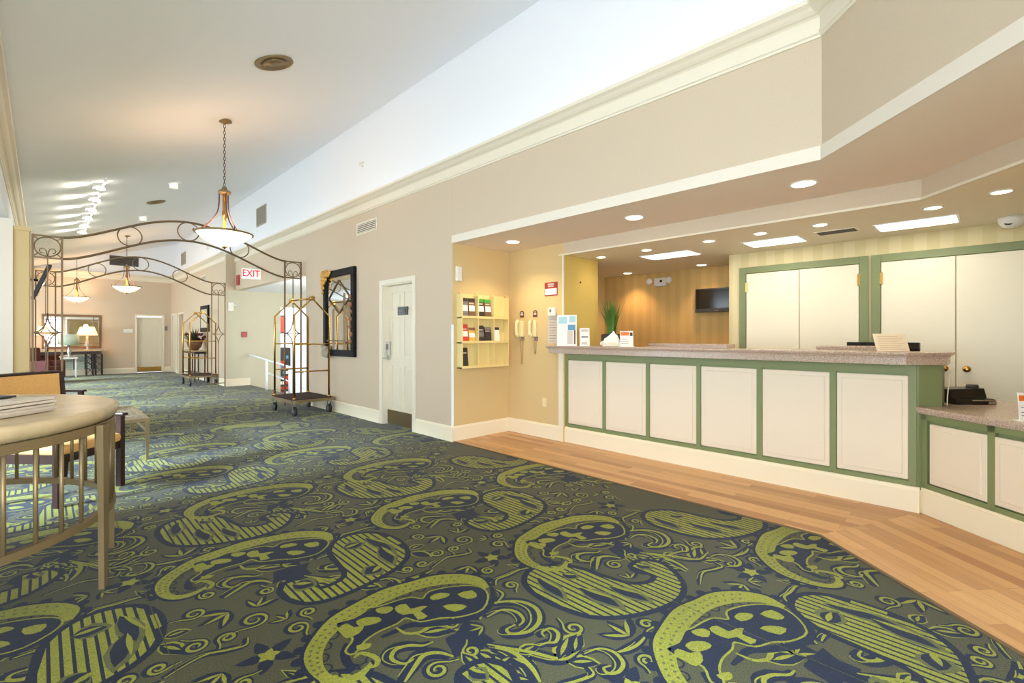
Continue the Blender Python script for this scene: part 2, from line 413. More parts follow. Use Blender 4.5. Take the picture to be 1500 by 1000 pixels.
for i in range(N - 1):
    a, b, c, d = samp(bo, i / N), samp(bo, (i + 1) / N), samp(bir, (i + 1) / N), samp(bir, i / N)
    PAT.append((4, LIME, [a, b, c, d]))
    if 5 < i < 34:
        for g in (0.3, 0.7):
            x = a[0] + (d[0] - a[0]) * g; y = a[1] + (d[1] - a[1]) * g; PAT.append((5, MOSS, arc(x, y, 0.0075, 0, 2 * pi, 6)[:-1]))
PAT.append((4.5, LIME, inset(B_navy, -.010))); PAT.append((5, NAVY, B_navy))
stroke(catmull(c2([(888,610),(895,650),(862,708),(770,745),(650,760),(560,765),(500,790),(440,815)]), 4, False), .022, 2, NAVY)
stroke(catmull(c2([(330,900),(360,880),(420,900),(420,930),(380,940)]), 4, False), .012, 5, LIME); stroke(catmull(c2([(300,840),(290,880),(310,930),(350,930)]), 4, False), .018, 4.2, NAVY)
for a_ in ((840,930),(700,745)): stroke(catmull(c2([(500,775),(540,800),(600,795),(640,775)]), 3, False), .009, 5, LIME)
for P in B_lime: PAT.append((6, LIME, P))
KB = PAT
PAT = []
def vine(cp, pts, w=0.011):
    P = catmull(cp(pts), 4, False)
    stroke(P, w * 3.0, 0, NAVY); stroke([(x + w * .9, y - w * .5) for x, y in P], w * 0.8, 1, LIME); stroke([(x - w * 1.5, y + w * 1.2) for x, y in P[2:-3]], w * 0.3, 1, LIME)
def leaf2(cp, a, b, w, dark=True):
    p, q = cp([a])[0], cp([b])[0]; an = atan2(q[1] - p[1], q[0] - p[0]); L = math.hypot(q[0] - p[0], q[1] - p[1])
    PAT.append((0, LIME, leafp(p[0] - cos(an) * L * .08, p[1] - sin(an) * L * .08, an, L * 1.2, w * 1.4))); PAT.append((1, NAVY, leafp(p[0], p[1], an - .05, L * 1.05, w * 1.05)))
    PAT.append((1.5, LIME, leafp(p[0] + cos(an) * L * 0.15, p[1] + sin(an) * L * 0.15, an + 0.12, L * 0.7, w * 0.3)))
vine(c2, [(830,745),(850,690),(920,672),(1000,672),(1060,700),(1072,750),(1030,792),(960,803),(938,785),(975,765)], 0.014)
vine(c2, [(860,735),(920,705),(980,712),(1010,745),(990,770)], 0.011)
vine(c2, [(640,835),(600,850),(540,850),(485,868),(470,905),(520,925),(560,905)], 0.012)
vine(c2, [(520,1000),(560,940),(600,890),(660,880),(720,895)], 0.014)
vine(c2, [(860,845),(950,862),(1050,880),(1150,905),(1200,895),(1250,850)], 0.012)
vine(c2, [(1040,865),(1100,840),(1140,835),(1150,800),(1120,780),(1085,795),(1095,815)], 0.011)
vine(c2, [(640,535),(700,492),(760,480),(800,470),(790,455)], 0.008)
vine(c2, [(900,620),(930,640),(900,680)], 0.008)
vine(c2, [(900,605),(905,580),(950,562),(1000,540),(1060,530)], 0.009)
vine(c5, [(600,810),(700,775),(800,800),(860,870),(830,930),(760,940),(730,905),(780,890)], 0.011)
vine(c5, [(830,800),(900,780),(970,740),(1020,680)], 0.010)
vine(c5, [(300,1000),(240,900),(120,800),(0,770)], 0.014)
for a, b, w in (((590,800),(740,785),0.04),((830,870),(905,925),0.035),((895,880),(945,955),0.035),((960,890),(1065,945),0.035),((1160,905),(1225,805),0.04),((1200,915),(1320,920),0.035),((1225,880),(1250,805),0.03),((1000,880),(1080,850),0.03),((770,880),(850,960),0.03),((560,470),(640,485),0.035),((555,455),(610,440),0.03),((960,520),(1075,545),0.02)):
    leaf2(c2, a, b, w)
PAT.append((0, NAVY, catmull(c2([(700,820),(740,800),(760,775),(785,740),(810,770),(850,755),(855,795),(905,830),(860,850),(840,895),(790,870),(740,900),(725,865)]), 2)))
fx, fy = c2([(890,490)])[0]
for k in range(5):
    PAT.append((0, NAVY, leafp(fx, fy, k * 2 * pi / 5 + 0.4, 0.12, 0.032)))
for k in range(5): PAT.append((1, LIME, leafp(fx, fy, k * 2 * pi / 5 + 1.0, 0.045, 0.018)))
KV = PAT
def inside(p, P):
    c = False
    for i in range(len(P)):
        a, b = P[i], P[i - 1]
        if (a[1] > p[1]) != (b[1] > p[1]) and p[0] < (b[0] - a[0]) * (p[1] - a[1]) / (b[1] - a[1]) + a[0]: c = not c
    return c
Bpoly = bo + [bo[0]]
OBST = []
for iu in (-1, 0, 1):
    for iv in (-2, -1, 0, 1, 2):
        for P, dx, dy in ((A1, 0, 0), (A2, 0, 0), (Bpoly, 0, 0), (Bpoly, -.325, 1.13)):
            OBST.append([(x + dx + iv * 1.225, y + dy + iu * 2.26) for x, y in P[::2]])
VPTS = []
for l_, s_, P in KV:
    for dx, dy in ((0, 0), (-.325, 1.13)):
        for iu in (-1, 0, 1):
            for iv in (-2, -1, 0, 1, 2): VPTS.append((sum(p[0] for p in P) / len(P) + dx + iv * 1.225, sum(p[1] for p in P) / len(P) + dy + iu * 2.26))
PAT = []
rnd = random.Random(3); placed = []
def scroll(x, y, a, R, sgn, turns=1.35):
    P = []
    n = 15
    for i in range(n):
        t = i / (n - 1); r = R * (1 - t * .72); th = a + sgn * t * turns * 2 * pi
        P.append((x + r * cos(th), y + r * sin(th)))
    a0 = P[0]; tx, ty = -sin(a) * sgn, cos(a) * sgn
    P = [(a0[0] - tx * R * 1.6 + cos(a) * R * .5, a0[1] - ty * R * 1.6 + sin(a) * R * .5), (a0[0] - tx * R * .8 + cos(a) * R * .1, a0[1] - ty * R * .8 + sin(a) * R * .1)] + P
    P = catmull(P, 2, False)
    stroke(P, .021, 0, NAVY); stroke([(px + .005, py - .004) for px, py in P], .0075, 1, LIME)
tries = 0
while tries < 3000 and len(placed) < 90:
    tries += 1
    x = 1.6 + rnd.uniform(-.6125, .6125); y = 2.0 + rnd.uniform(-1.13, 1.13)
    R_ = rnd.choice((.035, .045, .06))
    bad = False
    for iv in (-1, 0, 1):
        for iu in (-1, 0, 1):
            if any(math.hypot(x + iv * 1.225 - q[0], y + iu * 2.26 - q[1]) < R_ + q[2] + .028 for q in placed): bad = True
    if bad or any(math.hypot(x - q[0], y - q[1]) < R_ + .03 for q in VPTS): continue
    if any(inside((x + R_ * 1.5 * cos(k), y + R_ * 1.5 * sin(k)), P) for k in (0, 1.57, 3.14, 4.71) for P in OBST) or any(inside((x, y), P) for P in OBST): continue
    placed.append((x, y, R_)); a = rnd.uniform(0, 2 * pi)
    if rnd.random() < .6: scroll(x, y, a, R_, rnd.choice((-1, 1)))
    else:
        for k in range(3):
            aa = a + (k - 1) * .8; L_ = R_ * 2.5
            PAT.append((0, NAVY, leafp(x - cos(a) * R_, y - sin(a) * R_, aa, L_, R_ * .55))); PAT.append((1, LIME, leafp(x - cos(a) * R_ * .8, y - sin(a) * R_ * .8, aa + .12, L_ * .78, R_ * .2)))
KF = PAT
def emitp(V, F, MI, pieces, ox, oy):
    for layer, slot, P in pieces:
        b = len(V); z = 0.0003 + 0.00035 * layer + 7e-6 * (len(F) % 41)
        if area2(P) < 0: P = P[::-1]
        V += [(p[0] + ox, p[1] + oy, z) for p in P]; F.append(tuple(range(b, b + len(P)))); MI.append(slot)
floor = MB()
floor.poly([(-3.3, -3.2, 0), (3.75, -3.2, 0), (3.75, 9.27, 0), (3.95, 9.27, 0), (3.95, 13.95, 0), (3.75, 13.95, 0), (3.75, 21.5, 0), (-3.3, 21.5, 0)])
V, F, MI = floor.v, floor.f, []
PU, PV = 2.26, 1.225
for iu in range(-2, 10):
    for iv in range(-5, 4):
        oy = iu * PU; ox = iv * PV
        for pieces, dx, dy in ((KF, 0, 0), (K1, 0, 0), (K2, 0, 0), (KB, 0, 0), (KB, -.325, 1.13), (KV, 0, 0), (KV, -.325, 1.13)):
            cx, cy = 1.6 + ox + dx, 2.0 + oy + dy
            if cx > 3.75 or cx < -3.2 or cy < -3.0 or cy > 21.2: 
                continue
            emitp(V, F, MI, pieces, ox + dx, oy + dy)
floor.mi = [0] + MI; floor.sm = [False] * len(F)
# seams between the carpet squares: fine dark grooves drawn into the pile
for sx_ in (.37, -1.46, 2.20):
    b = len(V); V += [(sx_, -3, .0029), (sx_ + .004, -3, .0029), (sx_ + .004, 21.2, .0029), (sx_, 21.2, .0029)]; F.append((b, b + 1, b + 2, b + 3)); MI.append(0)
floor.mi = [0] + MI; floor.sm = [False] * len(F)
fo = structure('floor', floor, ['field', 'navy', 'lime', 'moss'], fix=False)

w1 = MB().prism([(3.612, 4.71), (3.612, 0.813), (4.63, 0.385), (4.63, 3.74), (4.57, 3.75), (4.57, 4.71)], -0.02, 0.006)
structure('floor_wood', w1, 'plank1')
w2 = MB().prism([(3.612, 0.813), (2.849, -0.063), (1.50, -1.607), (3.55, -1.607), (3.75, -0.9), (4.63, 0.385)], -0.02, 0.006)
structure('floor_wood_diagonal', w2, 'plank2')
tr = MB().sweep([(3.612, 4.70), (3.612, 0.813), (2.849, -0.063), (1.50, -1.607)], [(-0.012, 0.0), (-0.012, 0.0075), (0.004, 0.0085), (0.012, 0.0075), (0.012, 0.0)])
structure('trim_1', tr, M['bronze'])
structure('floor_office', MB().prism([(1.2, -1.7), (7.0, -1.7), (7.0, 4.9), (3.7, 4.9), (3.7, 0.7)], -0.08, -0.03), 'field')
structure('floor_ramp', MB().box(3.96, 6.1, 9.2, 14.0, -0.75, -0.65), 'field')
structure('floor_edge', MB().box(3.90, 3.96, 9.2, 14.0, -0.75, -0.004), 'recesswall')

# ------------------------------------------------------------------ shell
DH = 2.05
w = MB()
w.box(3.6, 3.74, 4.702, 5.58, 0, 3.4).box(3.6, 3.74, 6.39, 9.27, 0, 3.4).box(3.6, 3.74, 5.58, 6.39, DH, 3.4)
w.box(3.6, 3.74, 9.27, 13.94, 2.49, 3.4)
structure('wall_right', w, 'wallpaper')
HP = [(3.6, 4.70), (3.6, 0.798), (2.724, -0.06), (1.2, -1.553)]
structure('wall_header', MB().sweep(HP, [(0, 2.444), (0, 3.4), (0.12, 3.4), (0.12, 2.444)], side=1), 'wallpaper')
structure('wall_right_far', MB().box(3.38, 3.72, 13.94, 19.0, 0, 3.4).box(3.38, 3.72, 19.8, 20.2, 0, 3.4).box(3.38, 3.72, 21.0, 21.3, 0, 3.4).box(3.38, 3.72, 19.0, 19.8, 2.05, 3.4).box(3.38, 3.72, 20.2, 21.0, 2.05, 3.4), 'wallpaper')
# white clerestory wall above the crown moulding
UP = [(3.6, 21.3)] + HP
structure('wall_right_upper', MB().sweep(UP, [(0, 3.36), (0, 4.85), (0.12, 4.85), (0.12, 3.36)], side=1), 'white')
CR = [(0, 3.235), (-.012, 3.235), (-.016, 3.25), (-.026, 3.256), (-.026, 3.278), (-.016, 3.284), (-.016, 3.362), (-.03, 3.372), (-.05, 3.376), (-.07, 3.388), (-.09, 3.405), (-.12, 3.418), (-.125, 3.445), (-0.10, 3.45), (0, 3.45)]
CP = [(3.6, 13.94)] + HP
structure('trim_2', MB().sweep(CP, CR, side=1), 'trim')
structure('trim_3', MB().sweep([(3.38, 21.3), (3.38, 13.92)], CR, side=1), 'trim')
structure('trim_4', MB().sweep([(-0.33, 21.3), (3.38, 21.3)], CR, side=1), 'trim')
structure('trim_5', MB().sweep([(-0.33, -3.0), (-0.33, 21.3)], CR, side=1), 'trim')
# pale band along the lower edge of the header
structure('trim_6', MB().sweep(HP, [(0.002, 2.440), (-0.012, 2.440), (-0.012, 2.532), (0.0, 2.536)], side=1), 'trimband')
structure('wall_back', MB().box(-3.4, 2.40, 21.3, 21.45, 0, 3.4).box(3.13, 3.75, 21.3, 21.45, 0, 3.4).box(2.40, 3.13, 21.3, 21.45, 2.0, 3.4), 'wallpaper')
structure('wall_back_upper', MB().box(-0.45, 3.75, 21.30, 21.45, 3.4, 4.9), 'white')
def cz(x): return 3.5 + 0.3183 * (x + 0.17)
c = MB()
a, b_ = cz(-0.45), cz(3.75)
for q in ([(-0.45, -3.2, a), (3.75, -3.2, b_), (3.75, 21.5, b_), (-0.45, 21.5, a)], [(-0.45, -3.2, a + .1), (3.75, -3.2, b_ + .1), (3.75, 21.5, b_ + .1), (-0.45, 21.5, a + .1)]): c.poly(q)
structure('ceiling', c, 'ceiling')
structure('wall_left_upper', MB().box(-0.45, -0.33, -3.0, 21.3, 2.9, 3.6), 'white')
structure('ceiling_bay', MB().box(-3.4, -0.45, -3.2, 21.45, 2.9, 3.0), 'ceiling')
# bay outer wall with windows
WIN = [(-1.6, 1.2), (4.5, 7.4), (10.2, 12.4), (12.8, 15.0), (15.4, 17.6), (18.0, 20.2)]
wl = MB(); y = -3.0
for y0, y1 in WIN:
    wl.box(-3.4, -3.2, y, y0, 0, 2.9); wl.box(-3.4, -3.2, y0, y1, 0, 0.35); wl.box(-3.4, -3.2, y0, y1, 2.65, 2.9); y = y1
wl.box(-3.4, -3.2, y, 21.3, 0, 2.9)
structure('wall_left', wl, 'recesswall')
def window(i, y0, y1, x=-3.3, z0=0.35, z1=2.65):
    r = props(bpy.data.objects.new('window_%d' % i, None), kind='structure'); COL.objects.link(r); r.location = (x, (y0 + y1) / 2, z0)
    h = (y1 - y0) / 2; H = z1 - z0; f = MB()
    f.box(-.05, .05, -h, -h + .06, 0, H).box(-.05, .05, h - .06, h, 0, H).box(-.05, .05, -h + .06, h - .06, 0, .06).box(-.05, .05, -h + .06, h - .06, H - .06, H)
    f.box(-.03, .03, -.025, .025, .06, H - .06).box(-.03, .03, -h + .06, -.025, H * .72, H * .72 + .05).box(-.03, .03, .025, h - .06, H * .72, H * .72 + .05)
    f.build('window_frame', 'trim', r)
    MB().box(-.006, .006, -h + .06, h - .06, .06, H - .06).build('window_pane', 'glass', r)
for i, (y0, y1) in enumerate(WIN): window(i + 1, y0, y1)
# rear wall (behind the camera) with one wide unglazed gap, left open to let sky light in
structure('wall_rear', MB().box(-3.4, -2.9, -3.15, -3.0, 0, 2.9).box(-3.4, -0.45, -3.15, -3.0, 2.6, 2.9).box(-0.45, 1.35, -3.15, -3.0, 2.6, 4.8).box(-2.9, 1.0, -3.15, -3.0, 0, .1).box(1.0, 1.35, -3.15, -3.0, 0, 4.8), 'wallpaper')
structure('wall_side', MB().box(1.2, 1.35, -3.0, -1.55, 0, 4.8), 'wallpaper')
# partition and column at the left, as high as the arches
structure('wall_partition', MB().box(-1.1, -0.276, 9.30, 9.44, 0, 2.88), 'trimband')
structure('column', MB().box(-0.276, -0.120, 9.33, 9.44, 0, 2.74).box(-0.12, -0.110, 9.36, 9.44, 0, 2.74).box(-0.276, -0.105, 9.315, 9.445, 2.74, 2.79), 'wallyel')

# reception niche
structure('wall_niche', MB().box(3.604, 4.56, 4.698, 4.84, 0, 2.47), 'wallyel')
structure('wall_pier', MB().box(4.56, 5.26, 3.73, 4.80, 0, 2.47), ['wallyel'])
structure('wall_pier_side', MB().box(4.562, 5.262, 3.722, 3.73, 0, 2.295), ['wallolive'])
structure('wall_office_left', MB().box(5.26, 6.87, 4.72, 4.84, 0, 2.3), 'wallyel')
structure('trim_7', MB().box(5.262, 5.30, 4.60, 4.72, 0, 2.28).box(5.262, 5.275, 3.73, 3.78, 0, 2.28), 'trim')
structure('wall_office_back', MB().box(6.87, 6.99, 2.2, 4.84, 0, 2.3), 'stripe2')
structure('wall_closet', MB().box(6.04, 6.16, -1.6, 2.32, 0, 2.3).box(6.16, 6.87, 2.20, 2.32, 0, 2.3), 'stripe1')
structure('wall_office_right', MB().box(1.35, 6.16, -1.75, -1.6, 0, 4.8), 'wallyel')
OP = [(4.56, 4.70), (4.56, 0.388), (4.018, -0.089), (2.42, -1.50)]
so = MB().prism([(3.604, 4.75), (3.604, 0.797), (2.727, -0.062), (1.2, -1.6), (2.42, -1.6), (4.018, -0.087), (4.565, 0.39), (4.565, 4.75)], 2.441, 2.50)
structure('ceiling_soffit', so, 'soffit')
structure('ceiling_office', MB().prism([(4.57, 3.73), (4.57, 0.39), (4.03, -0.097), (2.44, -1.6), (6.1, -1.6), (6.1, 2.32), (6.9, 2.32), (6.9, 4.78), (5.26, 4.78), (5.26, 3.73)], 2.295, 2.36), 'lowceil')
structure('wall_soffit_step', MB().sweep([(4.56, 3.73), (4.56, 0.388), (4.018, -0.089), (2.42, -1.50)], [(0, 2.30), (0, 2.46), (0.02, 2.46), (0.02, 2.30)], side=1), 'wallpaper')
structure('trim_8', MB().sweep([(4.56, 3.80), (4.56, 0.388), (4.018, -0.089), (2.42, -1.50)], [(0.02, 2.288), (-0.012, 2.288), (-0.012, 2.306), (0.02, 2.306)], side=1), 'trim')
structure('trim_9', MB().box(4.548, 4.566, 3.722, 3.745, 1.19, 2.30), 'trim')
structure('trim_10', MB().box(3.592, 3.612, 4.690, 4.712, 0.19, 1.44), 'white')
structure('trim_11', MB().box(3.70, 6.1, 13.6, 13.63, 2.6, 2.61).box(3.70, 6.0, 9.27, 9.275, 2.6, 2.61), 'trim')
# stair recess on the right
structure('wall_recess_far', MB().box(3.725, 4.72, 13.94, 14.08, -.7, 2.49).box(4.72, 5.62, 13.94, 14.08, 2.1, 2.49).box(5.62, 6.1, 13.94, 14.08, -.7, 2.49).box(3.38, 3.725, 13.925, 13.94, 0, 2.49), 'recesswall')
structure('wall_recess_back', MB().box(6.0, 6.1, 9.2, 13.94, -.7, 2.49), 'recesswall')
structure('wall_recess_near', MB().box(3.74, 6.0, 9.13, 9.27, -.7, 2.49), 'wallpaper')
structure('ceiling_recess', MB().box(3.74, 6.1, 9.27, 13.94, 2.49, 2.55), 'white')
structure('wall_recess_beyond', MB().box(3.9, 6.6, 15.4, 15.5, -.7, 2.6).box(3.8, 3.9, 14.08, 15.5, -.7, 2.6).box(6.5, 6.6, 14.08, 15.4, -.7, 2.6).box(3.9, 6.5, 14.08, 15.4, 2.5, 2.6), 'white')
structure('floor_recess_beyond', MB().box(4.4, 6.3, 14.08, 15.4, -.70, -.66), 'field')

# baseboards
BB = [(0, 0), (-.016, 0), (-.016, .165), (-.008, .185), (0, .19)]
for nm, path in (('baseboard_right', [(3.6, 5.50), (3.6, 4.70), (4.56, 4.70), (4.56, 3.735)]), ('baseboard_right_2', [(3.6, 9.27), (3.6, 6.47)]),
                 ('baseboard_right_3', [(3.38, 19.0), (3.38, 13.925), (3.95, 13.925)]), ('baseboard_back', [(-3.2, 21.3), (2.34, 21.3)]), ('baseboard_back_2', [(3.19, 21.3), (3.38, 21.3)])):
    structure(nm, MB().sweep(path, BB, side=1), 'base')

# ------------------------------------------------------------------ doors
def panel_door(w, h, t=0.04):
    """six panel door standing in the xz plane, front towards -y"""
    m = MB(); m.box(0, w, 0.012, t, 0, h)
    sx = [0, .11, w / 2 - .045, w / 2 + .045, w - .11, w]
    zs = [0, .2, .2 + .62, .95, .95 + .62 * h / 2.03, h - .42, h - .34, h - .12, h]
    zs = [0, .22, .86, 1.0, 1.56, 1.66, 1.92, h]
    for i in (0, 2, 4): m.box(sx[i], sx[i + 1], 0, .0125, 0, h)
    for i in (0, 2, 4, 6):
        for j in (1, 3): m.box(sx[j], sx[j + 1], 0, .0125, zs[i], zs[i + 1])
    for i in (1, 3, 5):
        for j in (1, 3):
            m.rbox(sx[j] + .03, sx[j + 1] - .03, .003, .016, zs[i] + .03, zs[i + 1] - .03, .006)
    return m
def root_struct(name, loc, rz=0):
    o = bpy.data.objects.new(name, None); COL.objects.link(o); o.location = loc; o.rotation_euler.z = rz; o['kind'] = 'structure'; return o
# door 1 : in the right wall, local x runs along -y world (towards camera), front towards -x
d1 = root_struct('door_1', (3.6, 6.39, 0), radians(-90))     # local +x -> world -y ; local -y -> world -x
panel_door(.79, 2.02).xf(lambda x, y, z: (x + .01, y + .085, z + .01)).build('door_panel', 'door', d1)
MB().box(.012, .798, .075, .084, .01, .21).build('kick_plate', mat('dull_brass', rgb(120, 104, 72), .4, .8), d1)
cs = MB()
cs.rbox(-.07, 0, -.018, .0, 0, 2.12, .006).rbox(.81, .88, -.018, .0, 0, 2.12, .006).rbox(0, .81, -.018, 0, 2.05, 2.12, .006)
cs.box(-.0, .012, 0, .13, 0, 2.05).box(.798, .81, 0, .13, 0, 2.05).box(.012, .798, 0, .13, 2.035, 2.05)
cs.build('door_casing', 'trim', d1)
lk = MB().rbox(.02, .10, .045, .085, 1.02, 1.22, .012); lk.cur = 1; lk.rbox(.035, .085, .035, .046, 1.10, 1.18, .004); lk.cur = 0
lk.tube([(.06, .06, .98), (.06, .01, .98), (.0, .0, .98), (-.03, .0, .98)], .011, 8).rbox(.035, .085, .05, .085, .95, 1.03, .01)
lk.build('door_handle', ['silver', 'greyp'], d1)
ds = MB().rbox(.30, .56, .072, .084, 1.60, 1.72, .004); ds.cur = 1
ds.box(.32, .45, .0705, .073, 1.655, 1.672).box(.32, .39, .0705, .073, 1.62, 1.632); ds.cur = 2; ds.box(.49, .53, .0705, .073, 1.62, 1.70)
props(ds.build('door_sign', ['black', 'greyp', 'darkleaf'], None, (3.6, 6.39, 0), radians(-90)), 'small black sign with grey lettering fixed high on the cream six-panel door', 'sign')
# far doors
d2 = root_struct('door_2', (2.40, 21.3, 0))
panel_door(.73, 1.97).xf(lambda x, y, z: (x, y + .09, z + .01)).build('door_panel', 'door', d2)
MB().rbox(-.06, 0, -.018, 0, 0, 2.06, .005).rbox(.73, .79, -.018, 0, 0, 2.06, .005).rbox(0, .73, -.018, 0, 2.0, 2.06, .005).build('door_casing', 'trim', d2)
MB().box(.02, .71, .08, .089, .02, .2).build('kick_plate', 'brass', d2)
d3 = root_struct('door_3', (3.38, 21.0, 0), radians(-90))
panel_door(.8, 2.03).xf(lambda x, y, z: (x, y + .01, z + .01)).build('door_panel', 'door', d3)
MB().rbox(-.06, 0, -.018, 0, 0, 2.1, .005).rbox(.8, .86, -.018, 0, 0, 2.1, .005).rbox(0, .8, -.018, 0, 2.04, 2.1, .005).build('door_casing', 'trim', d3)
d4 = root_struct('door_4', (3.38, 19.8, 0), radians(-90))
panel_door(.8, 2.03).xf(lambda x, y, z: (x, y + .16, z + .01)).build('door_panel', 'door', d4)
MB().rbox(-.06, 0, -.018, 0, 0, 2.1, .005).rbox(.8, .86, -.018, 0, 0, 2.1, .005).rbox(0, .8, -.018, 0, 2.04, 2.1, .005).build('door_casing', 'trim', d4)

# ------------------------------------------------------------------ reception counter
CZ = 1.18
cnt = thing('reception_counter', 'long high reception counter with sage green framing and six cream panels', 'counter', (4.6, 2.0, 0))
def loc_(m): return m.xf(lambda x, y, z: (x - 4.6, y - 2.0, z))
body = MB().prism([(4.6, 3.72), (4.6, .405), (4.71, .285), (4.94, .285), (4.94, 3.72)], 0.0, 1.09)
loc_(body).build('counter_body', 'green', cnt)
posts = [3.70, 3.158, 2.604, 2.053, 1.497, .937, .44]
pe = .02
for i in range(6):
    y1 = posts[i] - (.02 if i == 0 else .024); y0 = posts[i + 1] + .024
    p = MB(); p.rbox(4.586, 4.606, y0, y1, .235, 1.005, .007); p.rbox(4.578, 4.590, y0 + .035, y1 - .035, .27, .97, .010)
    loc_(p).build('panel', 'panel', cnt)
g = MB()
for i, yy in enumerate(posts): g.box(4.583, 4.60, yy - .022, yy + .022 if i else 3.722, .20, 1.09)
for i in range(6): g.box(4.583, 4.60, posts[i+1] + .022, posts[i] - .022, 1.02, 1.09).box(4.583, 4.60, posts[i+1] + .022, posts[i] - .022, .19, .225)
loc_(g).build('green_frame', 'green', cnt)
loc_(MB().sweep([(4.58, 3.725), (4.58, .40)], [(0, 0), (-.016, 0), (-.016, .165), (-.008, .185), (0, .19)], side=1).box(4.58, 4.60, .40, 3.72, 0, .19)).build('base_board', 'base', cnt)
loc_(MB().box(4.545, 4.598, 3.728, 3.80, .19, 1.09)).build('end_post', 'trim', cnt)
TOP = [(4.44, 3.92), (4.44, .452), (4.675, .223), (4.98, .223), (4.98, 3.718), (4.555, 3.718), (4.555, 3.92)]
ct = MB()
FP = [(4.556, 3.92), (4.44, 3.92), (4.44, .452), (4.675, .223), (4.98, .223)]
FPr = [(-0.03, 1.090), (-0.03, 1.140), (-0.022, 1.143), (-0.022, 1.15), (-.014, 1.153), (-.006, 1.160), (-.002, 1.168), (0, 1.172), (0, CZ), (-.06, CZ), (-.06, 1.09)]
ct.sweep(FP, [(-o, z) for o, z in FPr], side=1)
ct.prism(inset(TOP, .045), 1.10, CZ - .0005)
props(ct.build('countertop', 'granite', None), 'long speckled pinkish granite top on the high reception counter', 'countertop')
def ins_side(): pass
# low desk counter on the diagonal
A = (4.605, .385); dv = (-.645, -.764); nv = (.764, -.645)
def q(t, o): return (A[0] + dv[0] * t + nv[0] * o, A[1] + dv[1] * t + nv[1] * o)
low = thing('low_desk', 'low desk-height counter section with green framing and cream panels beside the high counter', 'counter', (A[0], A[1], 0))
def lowl(m): return m.xf(lambda x, y, z: (x - A[0], y - A[1], z))
lowl(MB().prism([q(0, .02), q(2.05, .02), q(2.1, .75), (5.4, -.3), (5.4, .278), (4.73, .278), (4.70, .284), (4.612, .375)], 0.0, .735)).build('desk_body', 'green', low)
def diag_box(m, t0, t1, o0, o1, z0, z1, r=None):
    k = MB()
    (k.rbox(t0, t1, o0, o1, z0, z1, r) if r else k.box(t0, t1, o0, o1, z0, z1))
    k.xf(lambda x, y, z: q(x, y) + (z,)); b = len(m.v); m.v += k.v
    for f in k.f: m.face(tuple(i + b for i in f))
for t0 in (.035, .035 + .435, .035 + .87, .035 + 1.305):
    p = MB(); diag_box(p, t0 + .02, t0 + .415, -.004, .02, .235, .665, .007); diag_box(p, t0 + .055, t0 + .38, -.012, .0, .27, .63, .008); lowl(p).build('panel', 'panel', low)
g = MB()
for t0 in (-.01, .447, .882, 1.317, 1.75): diag_box(g, t0, t0 + .045, -.003, .02, .19, .735)
diag_box(g, 0, 2.05, -.003, .02, .69, .735); diag_box(g, 0, 2.05, -.003, .02, .19, .225)
lowl(g).build('green_frame', 'green', low)
bb = MB(); diag_box(bb, -.005, 2.05, -.018, .02, 0, .17); diag_box(bb, -.005, 2.05, -.008, .02, .17, .19); lowl(bb).build('base_board', 'base', low)
dt = MB().prism([q(-.03, -.04), q(2.05, -.04), q(2.05, .85), (5.45, -.3), (5.45, .28), (4.715, .28), (4.60, .398)], .752, .78)
dt.prism([q(-.02, -.028), q(2.05, -.028), q(2.05, .83), (5.43, -.3), (5.43, .27), (4.72, .28), (4.61, .395)], .735, .753)
props(dt.build('desk_top', 'granite'), 'low speckled granite desk top carrying the black card terminal', 'countertop')
wk = MB().box(4.98, 5.5, .35, 3.6, .70, .74).box(4.98, 5.5, .35, .39, 0, .70).box(4.98, 5.5, 3.56, 3.6, 0, .70)
props(wk.build('work_desk', 'granite'), 'long work surface behind the high reception counter', 'desk')
# raised ledges / equipment backs
def simple(name, mb, mats, label, cat, group=None, **k): return props(mb.build(name, mats, **k), label, cat, group)
simple('monitor_hood', MB().rbox(5.02, 5.25, 1.95, 2.85, .745, 1.215, .012), 'granite', 'pinkish raised ledge rising behind the left half of the reception counter', 'ledge')
simple('monitor_hood', MB().rbox(5.02, 5.25, .66, 1.16, .745, 1.213, .012), 'granite', 'pinkish raised ledge rising behind the right half of the reception counter', 'ledge')
mo = thing('computer_monitor', 'thin black monitor top showing just above the counter left of the tilted notice', 'monitor', (5.33, .72, .745))
MB().rbox(-.02, .02, -.26, .26, .08, .50, .008).build('screen', 'screen', mo); MB().rbox(-.08, .08, -.1, .1, 0, .02, .005).box(-.02, .02, -.03, .03, .02, .1).build('stand', 'black', mo)

# ------------------------------------------------------------------ items on the counters
AV = radians(-44.55)      # facing the visitor
def sign_thing(name, label, cat, loc, rz, w, h, tilt=0.12, pieces=(), group=None, acr=True):
    """standing card: local front is -y"""
    t = thing(name, label, cat, loc, rz, group)
    def tl(x, y, z): return (x, y + z * tilt, z)
    MB().box(-w/2, w/2, -.002, .004, .004, h).xf(tl).build('card', 'paper', t)
    if acr: MB().rbox(-w/2 - .004, w/2 + .004, -.03, .05, 0, .005, .002).build('base', 'plasticw', t)
    for (x0, x1, z0, z1, mm) in pieces:
        MB().box(x0, x1, -.0035, -.0015, z0, z1).xf(tl).build('printed_block', mm, t)
    return t
def bars(m, x0, x1, zs, hgt=.006, y=-.004):
    for k, z in enumerate(zs): m.box(x0, x1 - (x1 - x0) * (0.05 * ((k * 7) % 5)), y, y + .002, z, z + hgt)
    return m
